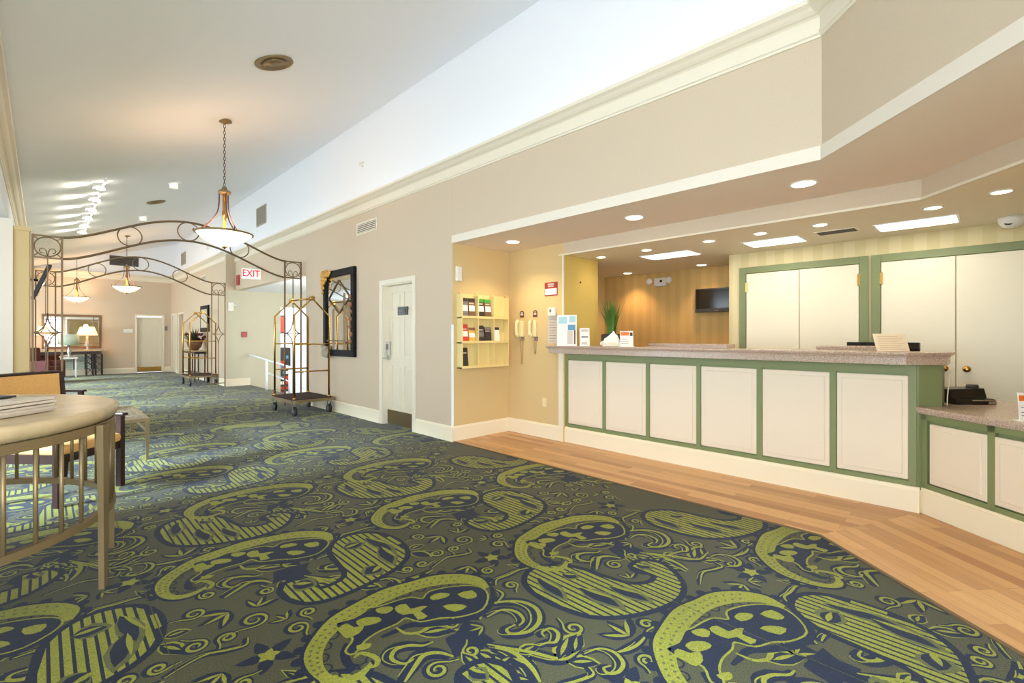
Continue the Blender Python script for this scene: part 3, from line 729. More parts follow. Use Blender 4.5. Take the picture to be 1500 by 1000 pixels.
s = sign_thing('brochure_display', 'tall white display board with pale blue printing at the left end of the counter', 'display', (4.50, 3.63, CZ), AV - .15, .235, .375, .05,
    [(-.10, .0, .27, .35, 'palebluep'), (.01, .10, .19, .255, 'bluep'), (.005, .07, .02, .185, 'pale_print'), (.083, .102, .02, .19, 'brownsign'), (.03, .10, .285, .36, 'palebluep')])
s = sign_thing('card_stand', 'small acrylic stand of pale pinkish cards between the display board and tissue box', 'card stand', (4.56, 3.41, CZ), AV, .115, .215, .12,
    [(-.04, .04, .10, .118, 'greyp'), (-.035, .03, .02, .05, 'pale_print'), (-.04, .045, .17, .2, 'pale_print')])
s = sign_thing('tent_card', 'small white card with orange header right of the tissues', 'card', (4.62, 2.88, CZ), AV, .145, .175, .1,
    [(-.068, .03, .125, .165, 'orangep'), (.038, .066, .12, .16, 'charcoal'), (-.065, .0, .085, .09, 'greyp'), (-.065, .03, .06, .065, 'greyp'), (-.065, .02, .035, .04, 'greyp')])
s = sign_thing('tent_card', 'small white card with orange header on the low desk top', 'card', q(.62, .10) + (.78,), AV - .1, .15, .175, .08,
    [(-.072, .07, .125, .158, 'orangep'), (-.065, .05, .055, .060, 'charcoal'), (-.065, .06, .035, .039, 'greyp'), (-.065, .03, .085, .088, 'greyp')])
nt = thing('notice_board', 'tilted cream notice with lines of small print standing on the right end of the counter', 'notice', (4.66, .56, CZ), radians(-44.55))
MB().box(-.125, .125, -.003, .003, 0, .135).xf(lambda x, y, z: (x + z * .12, y + z * .5, z + .003)).build('sheet', mat('cream_paper', rgb(240, 226, 200), .6), nt)
l = MB()
for k in range(8): l.box(-.10, .10 - .02 * ((k * 5) % 3), -.0045, -.003, .015 + k * .014, .0185 + k * .014)
l.xf(lambda x, y, z: (x + z * .12, y + z * .5, z + .003)).build('printed_lines', mat('tan_print', rgb(206, 184, 156), .6), nt)
MB().tube([(0.02, .10, 0), (0.02, .07, .10)], .004, 6).build('prop', 'plasticw', nt)
# tissue box
tb = thing('tissue_box', 'white tissue box with a crumpled tissue pulled up in front of the potted grass', 'tissue box', (4.60, 3.07, CZ), AV)
MB().rbox(-.10, .10, -.06, .06, 0, .05, .008).build('box', mat('box_white', rgb(228, 222, 200), .6), tb)
ts = bmesh.new(); bmesh.ops.create_icosphere(ts, subdivisions=4, radius=1)
for v in ts.verts:
    x, y, z = v.co; zz = max(z, -.1)
    rr = (1 - max(0, zz)) ** .8 * 1.0 + .12
    f = 1 + .30 * sin(5 * atan2(y, x) + 4 * zz) + .16 * sin(17 * x + 9 * z) + .1 * sin(23 * y)
    v.co = (x * rr * f * .08 + .03 * zz, y * rr * f * .05, .045 + zz * .12 + .016 * sin(11 * x + 6 * y))
k = MB(); k.bm(ts, False); k.build('tissue', 'paper', tb)
# potted grass
pg = thing('potted_grass', 'tall green artificial grass in a square black pot on the counter', 'plant', (4.80, 3.20, CZ), radians(-20))
MB().prism([(-.085, -.085), (.085, -.085), (.085, .085), (-.085, .085)], 0, .14).build('pot', 'charcoal', pg)
MB().box(-.075, .075, -.075, .075, .135, .145).build('soil', 'darkwood', pg)
gr = MB()
for k in range(150):
    a = random.uniform(0, 2 * pi); r0 = random.uniform(0, .06); L = random.uniform(.24, .46); le = random.uniform(.01, .17); w_ = random.uniform(.004, .008)
    bx, by = r0 * cos(a), r0 * sin(a); dx, dy = cos(a) * le, sin(a) * le; px, py = -sin(a) * w_, cos(a) * w_
    b = len(gr.v); n = 5
    for i in range(n + 1):
        t = i / n; cx, cy, z = bx + dx * t * t, by + dy * t * t, .14 + L * t - .25 * le * t * t; ww = (1 - t ** 2) * 1.0 + .02
        gr.v += [(cx - px * ww, cy - py * ww, z), (cx + px * ww, cy + py * ww, z)]
    for i in range(n): gr.face((b + 2 * i, b + 2 * i + 1, b + 2 * i + 3, b + 2 * i + 2))
gr.build('grass_blades', 'leaf', pg, fix=False)
# black credit card terminal
te = thing('card_terminal', 'black card terminal and phone cradle lying on the low desk top', 'card terminal', (5.10, .17, .78), radians(-44.55))
tm = MB().rbox(-.16, .14, -.09, .09, .0, .045, .012)
tm.build('base', 'black', te)
sl = MB().prism([(-.17, -.06), (.10, -.06), (.14, -.02), (.14, .10), (-.15, .10)], .045, .115); sl.xf(lambda x, y, z: (x, y + (z - .045) * .3, z + .02 * x)); sl.build('housing', 'black', te)
MB().box(-.04, .135, -.094, -.088, .03, .038).build('chrome_strip', 'steel', te)
MB().lathe([(.035, .10), (.038, .125), (.034, .14)], 16, .085, .04).build('paper_roll_cover', 'charcoal', te)
MB().rbox(.08, .14, -.1, -.06, .0, .028, .008).build('foot', 'steel', te)
kc = MB().tube(catmull([(4.80, .262, .785), (4.80, .26, .86), (4.792, .25, .97), (4.80, .24, 1.05)], 5, False), .004, 6)
simple('hanging_cable', kc, 'trim', 'thin cream cord hanging at the end of the high counter beside the card terminal', 'cable')

# ------------------------------------------------------------------ closets behind the desk
def closet(name, y0, y1, ym, label):
    r = thing(name, label, 'closet', (6.04, (y0 + y1) / 2, 0))
    o = (y0 + y1) / 2
    f = MB(); f.rbox(-.03, 0, y0 - o, y0 - o + .075, 0, 2.12, .004).rbox(-.03, 0, y1 - o - .075, y1 - o, 0, 2.12, .004).rbox(-.03, 0, y0 - o + .075, y1 - o - .075, 2.045, 2.12, .004)
    f.build('green_frame', 'green', r)
    for a, b, s in ((y0 + .08, ym - .004, 1), (ym + .004, y1 - .08, -1)):
        dd = MB().rbox(-.022, -.002, a - o, b - o, .01, 2.04, .003).build('closet_door', 'closet', r)
        ky = ym - s * .075 - o
        kb = MB(); kb.lathe([(.026, 0), (.026, .006), (.010, .010), (.010, .03), (.026, .04), (.030, .052), (.022, .064), (.006, .068)], 18)
        kb.xf(lambda x, y, z: (-.022 - z, y + ky, x + 1.0)); kb.build('knob', 'brass', dd)
        hy = (a if s == 1 else b) - o
        for zz in (1.82, .3): MB().rbox(-.034, -.018, hy - .012, hy + .012, zz, zz + .12, .003).build('hinge', 'brass', dd)
    return r
closet('supply_closet', .925, 2.19, 1.55, 'left pair of flush cream closet doors in a green frame behind the counter')
closet('supply_closet', -.36, .900, .27, 'right pair of flush cream closet doors with brass knobs in a green frame')

# ------------------------------------------------------------------ ceiling fittings
def downlight(x, y, z, label, group, r=.085, power=18, spot=True, col=(1, .76, .48), ang=125):
    t = thing('recessed_downlight', label, 'ceiling light', (x, y, z), 0, group)
    MB().lathe([(r, 0), (r, -.006), (r * .86, -.008), (r * .80, -.002), (r * .80, 0)], 24).build('trim_ring', 'white', t)
    MB().lathe([(r * .78, -.003), (r * .78, -.005), (.01, -.006)], 24).build('lamp_lens', 'glow', t)
    L = bpy.data.lights.new('downlight_lamp', 'SPOT'); L.energy = power; L.color = col; L.spot_size = radians(ang); L.spot_blend = .7; L.shadow_soft_size = .06
    o = bpy.data.objects.new('downlight_lamp', L); COL.objects.link(o); o.location = (x, y, z - .03)
    return t
g1 = 'downlights in the outer soffit'
for (y, p, lb) in ((4.12, 42, 'recessed downlight in the soffit above the brochure rack'), (2.455, 20, 'recessed downlight in the outer soffit, middle one of the three large ones'), (1.02, 20, 'large recessed downlight in the outer soffit nearest the camera')):
    downlight(4.07, y, 2.442, lb, g1, .095, p)
downlight(3.1, -.45, 2.442, 'recessed downlight in the diagonal part of the soffit', g1, .095, 20)
g2 = 'small downlights above the counter'
for k, (x, y) in enumerate(((5.02, 3.50), (4.99, 2.85), (4.98, 2.12), (4.96, 1.61), (4.96, 1.11), (4.92, .35), (4.71, -.02))):
    downlight(x, y, 2.295, ['small downlight nearest the olive pier', 'small downlight in front of the leftmost fluorescent panel', 'third small downlight from the olive pier', 'small downlight in front of the middle fluorescent panel', 'small downlight in front of the ceiling grille', 'small downlight in front of the right fluorescent panel', 'small downlight above the low desk'][k], g2, .065, 3.6)
g3 = 'wall washers by the amber striped wall'
downlight(6.60, 4.10, 2.295, 'warm downlight lighting the amber striped wall behind the potted grass', g3, .075, 34, col=(1, .62, .32), ang=110)
downlight(6.57, 2.90, 2.295, 'warm downlight lighting the amber striped wall above the small television', g3, .075, 34, col=(1, .62, .32), ang=110)
def troffer(y0, y1, label):
    t = thing('ceiling_panel_light', label, 'ceiling light', ((5.335 + 5.67) / 2, (y0 + y1) / 2, 2.295), 0, 'fluorescent panels above the counter')
    h = (y1 - y0) / 2
    MB().box(-.185, .185, -h - .02, h + .02, -.006, 0).build('frame', 'white', t); MB().box(-.165, .165, -h, h, -.010, -.006).build('diffuser', 'troffer', t)
    L = bpy.data.lights.new('panel_lamp', 'AREA'); L.shape = 'RECTANGLE'; L.size = .33; L.size_y = y1 - y0; L.energy = 4; L.color = (1, .93, .8)
    o = bpy.data.objects.new('panel_lamp', L); COL.objects.link(o); o.location = (5.5, (y0 + y1) / 2, 2.28)
troffer(2.52, 3.12, 'left fluorescent ceiling panel in front of the amber striped wall'); troffer(1.40, 1.90, 'middle fluorescent ceiling panel above the left closet'); troffer(.24, .77, 'right fluorescent ceiling panel above the right closet')
def grille(name, label, loc, axis, w, h, n, mats=('trim', 'grilledark'), cat='vent', vert=False, rz=0):
    """wall grille: local x width, z height, front -y"""
    t = thing(name, label, cat, loc, rz)
    MB().box(-w/2, w/2, -.006, 0, -h/2, h/2).build('backing', mats[1], t)
    f = MB().box(-w/2 - .025, w/2 + .025, -.016, 0, h/2, h/2 + .025).box(-w/2 - .025, w/2 + .025, -.016, 0, -h/2 - .025, -h/2).box(-w/2 - .025, -w/2, -.016, 0, -h/2, h/2).box(w/2, w/2 + .025, -.016, 0, -h/2, h/2); f.build('frame', mats[0], t)
    s = MB()
    for k in range(n):
        if vert: x = -w/2 + w * (k + .5) / n; s.box(x - w / n * .22, x + w / n * .22, -.014, -.004, -h/2, h/2)
        else: z = -h/2 + h * (k + .5) / n; s.box(-w/2, w/2, -.014, -.004, z - h / n * .22, z + h / n * .22)
    s.build('slats', mats[0], t)
    return t
R90 = radians(-90)
grille('wall_vent', 'cream slatted air vent on the beige wall above the six-panel door', (3.6, 6.86, 2.99), 0, .60, .14, 5, rz=R90)
grille('wall_vent', 'square taupe grille high on the white upper wall nearest the pendant', (3.6, 11.85, 4.06), 0, .62, .38, 9, ('grille', 'grilledark'), vert=True, rz=R90)
grille('wall_vent', 'distant taupe grille on the white upper wall beyond the second arch', (3.6, 20.3, 4.05), 0, .7, .38, 9, ('grille', 'grilledark'), vert=True, rz=R90)
grille('wall_vent', 'dark rectangular grille high on the far white gable wall', (2.05, 21.3, 3.9), 0, .74, .28, 7, ('grilledark', 'black'))
grille('wall_vent', 'small vent under the crown moulding near the exit sign', (3.38, 16.3, 2.98), 0, .6, .12, 4, rz=R90)
cg = thing('ceiling_vent', 'brown ceiling air grille between the middle and right fluorescent panels', 'vent', (5.38, 1.07, 2.295))
MB().box(-.09, .09, -.17, .17, -.006, 0).build('frame', 'lowceil', cg)
sl = MB()
for k in range(7): sl.box(-.075 + k * .022, -.062 + k * .022, -.15, .15, -.010, -.005)
sl.build('slats', 'grilledark', cg)
# sloping ceiling: pieces lie in the slope
def slope(m, x, y, dz=0):
    t = math.atan(.3183)
    return m.xf(lambda a, b, c: (x + a * cos(t) - c * sin(t), y + b, cz(x) + a * sin(t) + c * cos(t) + dz))
for (x, y, r, lb) in ((1.69, 5.18, .185, 'large round brushed metal air diffuser on the sloping ceiling nearest the camera'), (1.70, 12.3, .17, 'dark round air diffuser on the ceiling beyond the first pendant')):
    t = thing('round_diffuser', lb, 'air diffuser')
    slope(MB().lathe([(r, 0), (r, -.012), (r * .9, -.02), (r * .72, -.012), (r * .70, -.003), (r * .55, -.003)], 32), x, y).build('outer_ring', 'champagne', t)
    slope(MB().lathe([(r * .62, -.004), (r * .58, -.03), (r * .35, -.018), (r * .33, -.03), (r * .12, -.022), (.01, -.022)], 32), x, y).build('cone', 'champagne', t)
for (x, y, lb) in ((1.74, 10.6, 'white cylindrical ceiling fitting beside the first pendant'), (1.70, 14.0, 'small cream ceiling fitting just above the first arch')):
    t = thing('ceiling_fitting', lb, 'ceiling light')
    slope(MB().lathe([(.10, 0), (.10, -.01), (.06, -.012)], 20), x, y).build('plate', 'white', t)
    MB().lathe([(.062, 0), (.066, -.085), (.05, -.09)], 20).xf(lambda a, b, c: (a + x - .01, b + y, c + cz(x) - .01)).build('lens', emit('fitting_glow', (1, .95, .8, 1), .5), t)
# track lights
tk = MB().box(-.015, .015, -2.6, 2.6, -.03, 0); tk.xf(lambda a, b, c: (.72 + a, 12.4 + b, cz(.72) + c + .0))
tt = thing('track_rail', 'slim white lighting track along the left of the sloping ceiling', 'track rail'); tk.build('rail', 'white', tt)
for k in range(6):
    y = 10.15 + k * .92
    t = thing('track_spotlight', ['lit spotlight on the ceiling track, the one nearest the camera', 'lit spotlight second along the ceiling track', 'lit spotlight third along the ceiling track', 'lit spotlight fourth along the ceiling track', 'lit spotlight fifth along the ceiling track', 'lit spotlight at the far end of the ceiling track'][k], 'spotlight', (.70, y, cz(.7) - .02), 0, 'track spotlights')
    b = MB().lathe([(.03, 0), (.05, .02), (.055, .10), (.052, .105)], 16); b.xf(lambda x, y, z: (x * .6 - z * .8 , y, x * .4 - .09 - z * .1 + .04)); b.build('lamp_body', 'white', t)
    MB().lathe([(.048, 0), (.046, .012), (.01, .016)], 16).xf(lambda x, y, z: (x * .6 - (z + .1) * .8, y, x * .5 - .07)).build('lamp_lens', 'track', t)
    MB().lathe([(.055, -.10), (.058, -.075), (.03, -.065)], 16, -.02, -.02).build('lamp_face', 'track', t)
    L = bpy.data.lights.new('track_lamp', 'SPOT'); L.energy = 14; L.color = (1, .9, .72); L.spot_size = radians(120); L.spot_blend = .8; L.shadow_soft_size = .04
    o = bpy.data.objects.new('track_lamp', L); COL.objects.link(o); o.location = (.56, y, cz(.7) - .12); o.rotation_euler = (0, radians(105), 0)
sp = simple('sprinkler_head', MB().lathe([(.045, 0), (.045, .01), (.015, .015), (.012, .05), (.03, .055), (.03, .06)], 14).xf(lambda x, y, z: (3.6 - z, 6.98 + x, 3.99 + y)), 'plasticw', 'small white sprinkler head on the white upper wall', 'sprinkler')
simple('smoke_detector', MB().lathe([(.07, 0), (.07, .02), (.05, .045), (.01, .05)], 16).xf(lambda x, y, z: (3.6 - z, 16.8 + x, 3.97 + y)), 'plasticw', 'round white detector on the upper wall beyond the first pendant', 'detector')
dc = thing('dome_camera', 'white dome security camera on the ceiling at the right edge', 'security camera', (5.79, -.085, 2.295))
MB().lathe([(.085, 0), (.085, -.02), (.08, -.045), (.06, -.075), (.03, -.09), (.005, -.094)], 24).build('housing', 'plasticw', dc)
MB().lathe([(.026, 0), (.026, .012), (.02, .016)], 16).xf(lambda x, y, z: (x * .7 - .052 - z * .8, y + .02, x * .7 - .05 + -z * .6)).build('lens', 'black', dc)

# pendants
def pendant(x, y, label, drop):
    """drop = height from bowl rim to the ceiling"""
    t = thing('pendant_lamp', label, 'pendant lamp', (x, y, cz(x) - drop), 0, 'alabaster bowl pendants')
    H = drop
    MB().lathe([(.085, H), (.085, H - .012), (.03, H - .03), (.012, H - .05)], 20).build('canopy', 'champagne', t)
    ch = MB(); z = H - .05; k = 0
    top = .60
    while z > top:
        a = k % 2 * pi / 2; P = [(cos(a) * .012 * sin(th), sin(a) * .012 * sin(th), z - .024 - .026 * cos(th)) for th in [2 * pi * i / 10 for i in range(10)]]
        ch.tube(P, .0035, 5, closed=True); z -= .042; k += 1
    ch.build('chain', 'chain', t)
    MB().lathe([(.012, .62), (.03, .60), (.03, .58), (.075, .55), (.07, .52), (.05, .515)], 20).build('cap', 'champagne', t)
    MB().lathe([(.022, .52), (.022, .30), (.03, .29), (.03, .22), (.018, .2), (.018, .02)], 14).build('stem', 'brass', t)
    for k in range(3):
        a = k * 2 * pi / 3 + .6
        P = catmull([(.06, .53), (.062, .40), (.085, .27), (.16, .15), (.26, .06), (.325, .01), (.35, .03), (.34, .05)], 4, False)
        MB().tube([(cos(a) * r, sin(a) * r, z) for r, z in P], .008, 6).build('arm', 'chain', t)
    MB().tube([(cos(a) * .325, sin(a) * .325, 0.005) for a in [2 * pi * i / 40 for i in range(40)]], .012, 6, closed=True).build('ring', 'champagne', t)
    prof = [(.32, .012), (.30, -.02), (.24, -.075), (.16, -.125), (.08, -.155), (.012, -.165), (.012, -.16), (.08, -.148), (.155, -.118), (.235, -.068), (.293, -.016), (.312, .012)]
    MB().lathe(prof, 40).build('bowl', 'bowl', t)
    MB().lathe([(.03, -.158), (.03, -.172), (.012, -.185), (.004, -.2)], 14).build('finial', 'brass', t)
    L = bpy.data.lights.new('pendant_bulb', 'POINT'); L.energy = 12; L.color = (1, .93, .84); L.shadow_soft_size = .08
    o = bpy.data.objects.new('pendant_bulb', L); COL.objects.link(o); o.location = (x, y, cz(x) - drop + .12)
    return t
pendant(1.69, 7.03, 'lit bowl pendant hanging on a chain in front of the first arch', 1.47)
pendant(1.69, 17.0, 'lit bowl pendant seen small beyond the second arch', 1.42)
pendant(.80, 20.6, 'smallest lit bowl pendant at far left above the console with lamps', 1.27)

# ------------------------------------------------------------------ wrought arches
def arch(y, x0, x1, zt, label):
    t = thing('iron_arch', label, 'arch', ((x0 + x1) / 2, y, 0), 0, 'bronze arches spanning the hall')
    cx = (x0 + x1) / 2; pw = .32; bh = .32; bw = .024
    for s in (-1, 1):
        o0 = (x0 - cx) if s < 0 else (x1 - cx - pw); o1 = o0 + pw; m_ = (o0 + o1) / 2
        p = MB()
        for xx in (o0 + bw / 2, o1 - bw / 2): p.bar((xx, 0, 0), (xx, 0, zt), bw)
        p.bar((m_, 0, 1.62), (m_, 0, zt - bh), bw * .6).bar((m_, 0, 0.0), (m_, 0, 1.08), bw * .6)
        for z in (zt - .014, zt - bh, .10): p.bar((o0, 0, z), (o1, 0, z), bw * .9)
        p.build('post', 'bronze', t)
        e = MB()
        R = (bh - .05) / 2; zc = zt - bh / 2 - .005
        e.tube([(m_ + R * cos(a), 0, zc + R * sin(a)) for a in [2 * pi * i / 28 for i in range(28)]], .008, 6, closed=True)
        for k in (-1, 1):     # facing scrolls
            P = [(m_ + k * (.0 + .0), 0, zc - R)] + [(m_ + k * (.055 - .042 * cos(a * 1.0) * (1 - a / 9)), 0, zc - .055 + .05 * sin(a) * (1 - a / 9) - .01) for a in [i * .45 for i in range(12)]]
            e.tube(P, .006, 6)
        for sx_ in (-1, 1):
            for sz in (-1, 1): e.tube([(m_ + sx_ * R * .72, 0, zc + sz * R * .72), (m_ + sx_ * (pw/2 - .02), 0, zc + sz * (bh/2 - .02))], .006, 6)
        e.build('scroll_box', 'bronze', t)
        dmt = MB()           # concave diamond motif
        zc2 = 1.35
        for sx_ in (-1, 1):
            for sz in (-1, 1):
                P = [(m_ + sx_ * (pw/2 - .02) * (1 - sin(a)), 0, zc2 + sz * .27 * (1 - cos(a))) for a in [pi / 2 * i / 8 for i in range(9)]]
                dmt.tube(P, .009, 6)
        dmt.bar((o0, 0, zc2), (o1, 0, zc2), .014)
        dmt.build('diamond_motif', 'bronze', t)
    a0 = x0 + pw - cx; h = -a0
    def f(u): return .47 * max(0, cos(pi / 2 * min(1, abs(u) / h))) ** 1.45
    for zz, nm in ((zt - .014, 'upper_rail'), (zt - bh, 'lower_rail')):
        P = [(a0 + 2 * h * i / 56, 0, zz + f(a0 + 2 * h * i / 56)) for i in range(57)]
        MB().tube(P, .017, 6).build(nm, 'bronze', t)
    for u in (-.76, 0, .76):
        zc = zt - bh / 2 - .007 + f(u); R = bh / 2 - .012
        MB().tube([(u + R * cos(a), 0, zc + R * sin(a)) for a in [2 * pi * i / 32 for i in range(32)]], .009, 6, closed=True).build('circle', 'bronze', t)
    return t
arch(9.38, -.10, 3.56, 2.72, 'nearer bronze wrought metal arch with scrolled square post tops across the hall')
arch(13.88, -.10, 3.36, 2.66, 'farther bronze wrought metal arch seen through the first one')

# ------------------------------------------------------------------ luggage carts
def cart(x, y, rz, label):
    """long side along local y, centre of deck at root"""
    t = thing('luggage_cart', label, 'luggage cart', (x, y, 0), rz, 'brass luggage carts')
    lx, ly = .29, .43; dz = .215
    deck = MB(); out = []
    def rr(a, b, r, n=5):
        P = []
        for (cx_, cy_, a0) in ((a - r, b - r, 0), (-a + r, b - r, pi/2), (-a + r, -b + r, pi), (a - r, -b + r, 3*pi/2)): P += arc(cx_, cy_, r, a0, a0 + pi / 2, n)
        return P
    deck.prism(rr(lx + .07, ly + .09, .08), dz, dz + .045).build('deck_frame', 'champagne', t)
    MB().prism(rr(lx + .045, ly + .065, .06), dz + .045, dz + .055).build('deck_carpet', 'maroon', t)
    zt, za = 1.64, 1.93
    for s in (-1, 1):
        yy = s * ly; f = MB()
        f.tube([(-lx, yy, dz + .05), (-lx, yy, zt), (0, yy, za), (lx, yy, zt), (lx, yy, dz + .05)], .017, 10)
        for z in (1.165, .715): f.tube([(-lx, yy, z), (lx, yy, z)], .013, 8)
        for k in (-1, 1): f.lathe([(.03, dz + .05), (.028, dz + .07), (.02, dz + .08)], 12, k * lx, yy)
        f.build('end_frame', 'brass', t)
        jn = MB(); jn.tube([(0, yy - .035, za), (0, yy + .035, za)], .04, 6); jn.build('joint', 'brass', t)
    MB().tube([(0, -ly, za), (0, ly, za)], .016, 10).build('top_bar', 'brass', t)
    for sx_ in (-1, 1):
        for sy_ in (-1, 1):
            wx, wy = sx_ * lx, sy_ * ly; r = .075
            wh = MB(); fx_ = MB().tube([(wx - .02, wy, r), (wx + .02, wy, r)], r, 20)
            wo = fx_.build('wheel', 'rubber', t)
            MB().tube([(wx - .024, wy, r), (wx + .024, wy, r)], .035, 14).build('hub', 'steel', wo)
            MB().box(wx - .032, wx - .026, wy - .02, wy + .02, r - .01, dz).box(wx + .026, wx + .032, wy - .02, wy + .02, r - .01, dz).box(wx - .032, wx + .032, wy - .03, wy + .03, dz - .02, dz).build('caster_fork', 'steel', t)
    return t
c1 = cart(3.20, 8.43, 0.02, 'brass luggage cart with maroon deck standing beside the dark framed mirror')
dup(c1, (3.03, 15.1, 0), 0.0, 'brass luggage cart farther back beside the second arch')

# ------------------------------------------------------------------ mirror on the right wall
mr = thing('wall_mirror', 'tall dark-framed mirror with gilded corner ornament on the beige wall', 'mirror', (3.6, 7.78, .96), R90)
fr = MB(); W_, H_ = .58, 1.46
for (a, b, c_, d) in ((-W_, W_, 0, .11), (-W_, W_, H_ - .11, H_), (-W_, -W_ + .11, .11, H_ - .11), (W_ - .11, W_, .11, H_ - .11)): fr.rbox(a, b, -.06, 0, c_, d, .012)
fr.build('frame', 'blackframe', mr)
MB().box(-W_ + .10, W_ - .10, -.03, -.005, .10, H_ - .10).build('glass', 'mirror', mr)
inn = MB()
for (p, q_) in (((-.40, .98), (0, 1.28)), ((0, 1.28), (.40, .98)), ((-.45, .26), (.45, .26)), ((-.40, .98), (0, .72)), ((0, .72), (.40, .98)), ((-.22, .11), (-.22, .80)), ((.2, .11), (.2, 1.05))): inn.bar((p[0], -.036, p[1]), (q_[0], -.036, q_[1]), .018)
inn.build('lattice', 'bronze', mr)
orn = MB()
for (x, z, r) in ((-.52, 1.40, .07), (-.42, 1.43, .055), (-.33, 1.40, .045), (-.27, 1.43, .03), (-.55, 1.28, .06), (-.545, 1.18, .04), (-.55, 1.10, .028), (-.47, 1.33, .05)):
    orn.tube([(x + r * cos(a) , -.075, z + r * .8 * sin(a)) for a in [2 * pi * i / 12 for i in range(12)]], r * .4, 6, closed=True)
    orn.lathe([(r * .6, 0), (r * .5, r * .3), (.004, r * .45)], 10).xf(lambda a, b, c: (a, b, c))
    n = 30 + 0
orn2 = MB()
for (x, z, r) in ((-.52, 1.40, .07), (-.42, 1.43, .055), (-.33, 1.40, .045), (-.27, 1.43, .03), (-.55, 1.28, .06), (-.545, 1.18, .04), (-.55, 1.10, .028), (-.47, 1.33, .05)):
    orn2.tube([(x + r * cos(a), -.075, z + r * .8 * sin(a)) for a in [2 * pi * i / 12 for i in range(12)]], r * .4, 6, closed=True)
    orn2.tube([(x, -.10, z), (x, -.05, z)], r * .5, 8)
orn2.build('gilded_ornament', 'gold', mr)
o3 = MB()
for (x, z, r) in ((-.50, .05, .07), (-.40, .02, .06), (-.31, .07, .05), (-.53, .16, .045), (-.43, .12, .05)):
    o3.tube([(x, -.11, z), (x, -.05, z)], [r * .6, r], 9); o3.tube([(x + r * .8 * cos(a), -.085, z + r * .8 * sin(a)) for a in [2 * pi * i / 10 for i in range(10)]], r * .3, 5, closed=True)
o3.build('stone_flowers', 'stonefig', mr)
o4 = MB()
for k in range(7): o4.tube([(.50 + .02 * sin(k * 2), -.09, .25 + k * .12), (.50 + .02 * sin(k * 2), -.045, .25 + k * .12)], .03 + .012 * (k % 2), 8)
o4.build('side_garland', mat('rust_garland', rgb(150, 100, 70), .6), mr)

# ------------------------------------------------------------------ exit sign & alarms
def text_mb(s, size, m, x, y, z, sx=1.0):
    cu = bpy.data.curves.new('t', 'FONT'); cu.body = s; cu.size = size; cu.extrude = .002; cu.offset = size * .02; cu.align_x = 'CENTER'; cu.align_y = 'CENTER'
    o = bpy.data.objects.new('t', cu); COL.objects.link(o); dg = bpy.context.evaluated_depsgraph_get(); me = bpy.data.meshes.new_from_object(o.evaluated_get(dg))
    b = len(m.v); m.v += [(x + v.co.x * sx, y - v.co.z, z + v.co.y) for v in me.vertices]
    for p in me.polygons: m.face(tuple(b + i for i in p.vertices))
    bpy.data.objects.remove(o); bpy.data.curves.remove(cu); bpy.data.meshes.remove(me)
    return m
ex = thing('exit_sign', 'white exit sign with red letters and arrow projecting from the beige header', 'sign', (3.40, 11.9, 2.60))
MB().rbox(-.195, .195, -.025, .025, 0, .22, .008).build('housing', 'exitface', ex)
text_mb('EXIT', .215, MB(), -.015, -.028, .112, .82).build('lettering', 'exitred', ex)
MB().prism([(.155, .14), (.18, .112), (.155, .084), (.155, .095), (.17, .112), (.155, .129)], .026, .029).xf(lambda x, y, z: (x, -z, y)).build('arrow', 'exitred', ex)
MB().box(-.02, .19, -.02, .02, .22, .25).rbox(.06, .12, -.03, .03, .25, .32, .01).build('bracket', 'plasticw', ex)
simple('alarm_strobe', MB().rbox(3.57, 3.6, 13.55, 13.75, 2.60, 2.86, .008), 'red', 'red alarm strobe on the header left of the exit sign', 'alarm')
simple('fire_alarm_pull', MB().rbox(3.74, 3.87, 13.885, 13.925, 1.27, 1.41, .01), 'red', 'small square red fire alarm pull on the pale recess wall', 'alarm')
wl_ = thing('emergency_light', 'white twin-head emergency light on the wall edge beside the second arch', 'emergency light', (3.50, 13.925, 2.05))
MB().rbox(-.08, .05, -.05, 0, -.10, .12, .01).build('housing', 'plasticw', wl_); MB().lathe([(.03, 0), (.05, .05), (.04, .055)], 14, .09, -.05).xf(lambda x, y, z: (x, y, z + .02)).build('lamp_head', 'plasticw', wl_)
em = thing('emergency_light', 'white emergency light with two round heads on the amber striped wall', 'emergency light', (6.87, 3.66, 2.13), R90)
MB().rbox(-.10, .10, -.06, 0, -.06, .07, .01).build('housing', 'plasticw', em)
for k in (-1, 1): MB().lathe([(.025, 0), (.05, .045), (.045, .055), (.01, .06)], 16).xf(lambda x, y, z: (x + k * .165, -.05 - z, y + .02)).tube([(k * .10, -.03, .02), (k * .165, -.05, .02)], .01, 6).build('lamp_head', 'plasticw', em)
MB().rbox(.0, .035, -.066, -.058, 0, .035, .002).build('indicator', 'black', em)

# ------------------------------------------------------------------ niche wall items
rk = thing('brochure_rack', 'cream wall rack with nine pockets holding travel leaflets', 'brochure rack', (4.06, 4.70, .90), 0)
m = MB(); RW, RH = .40, .93
m.box(-RW, RW, -.015, 0, 0, RH)
for x in (-RW, -RW / 3 - .006, RW / 3 - .006, RW - .012):
    m.box(x, x + .014, -.11, -.015, 0, RH - .02)
    m.tube([(x + .007, -.10, RH - .02), (x + .007, -.07, RH), (x + .007, -.03, RH + .01)], .008, 6)
for z in (0, RH / 3, 2 * RH / 3): m.box(-RW, RW, -.11, -.015, z, z + .014); m.box(-RW, RW, -.112, -.104, z, z + .03)
m.build('shelving', 'rackcream', rk)
def leaflet(col, row, k, mats, h=.22, w=.1):
    x = -RW + .025 + col * (2 * RW / 3) + k * .118; z = [2 * RH / 3, RH / 3, 0][row] + .016
    t = props(bpy.data.objects.new('leaflet', None)); return x, z
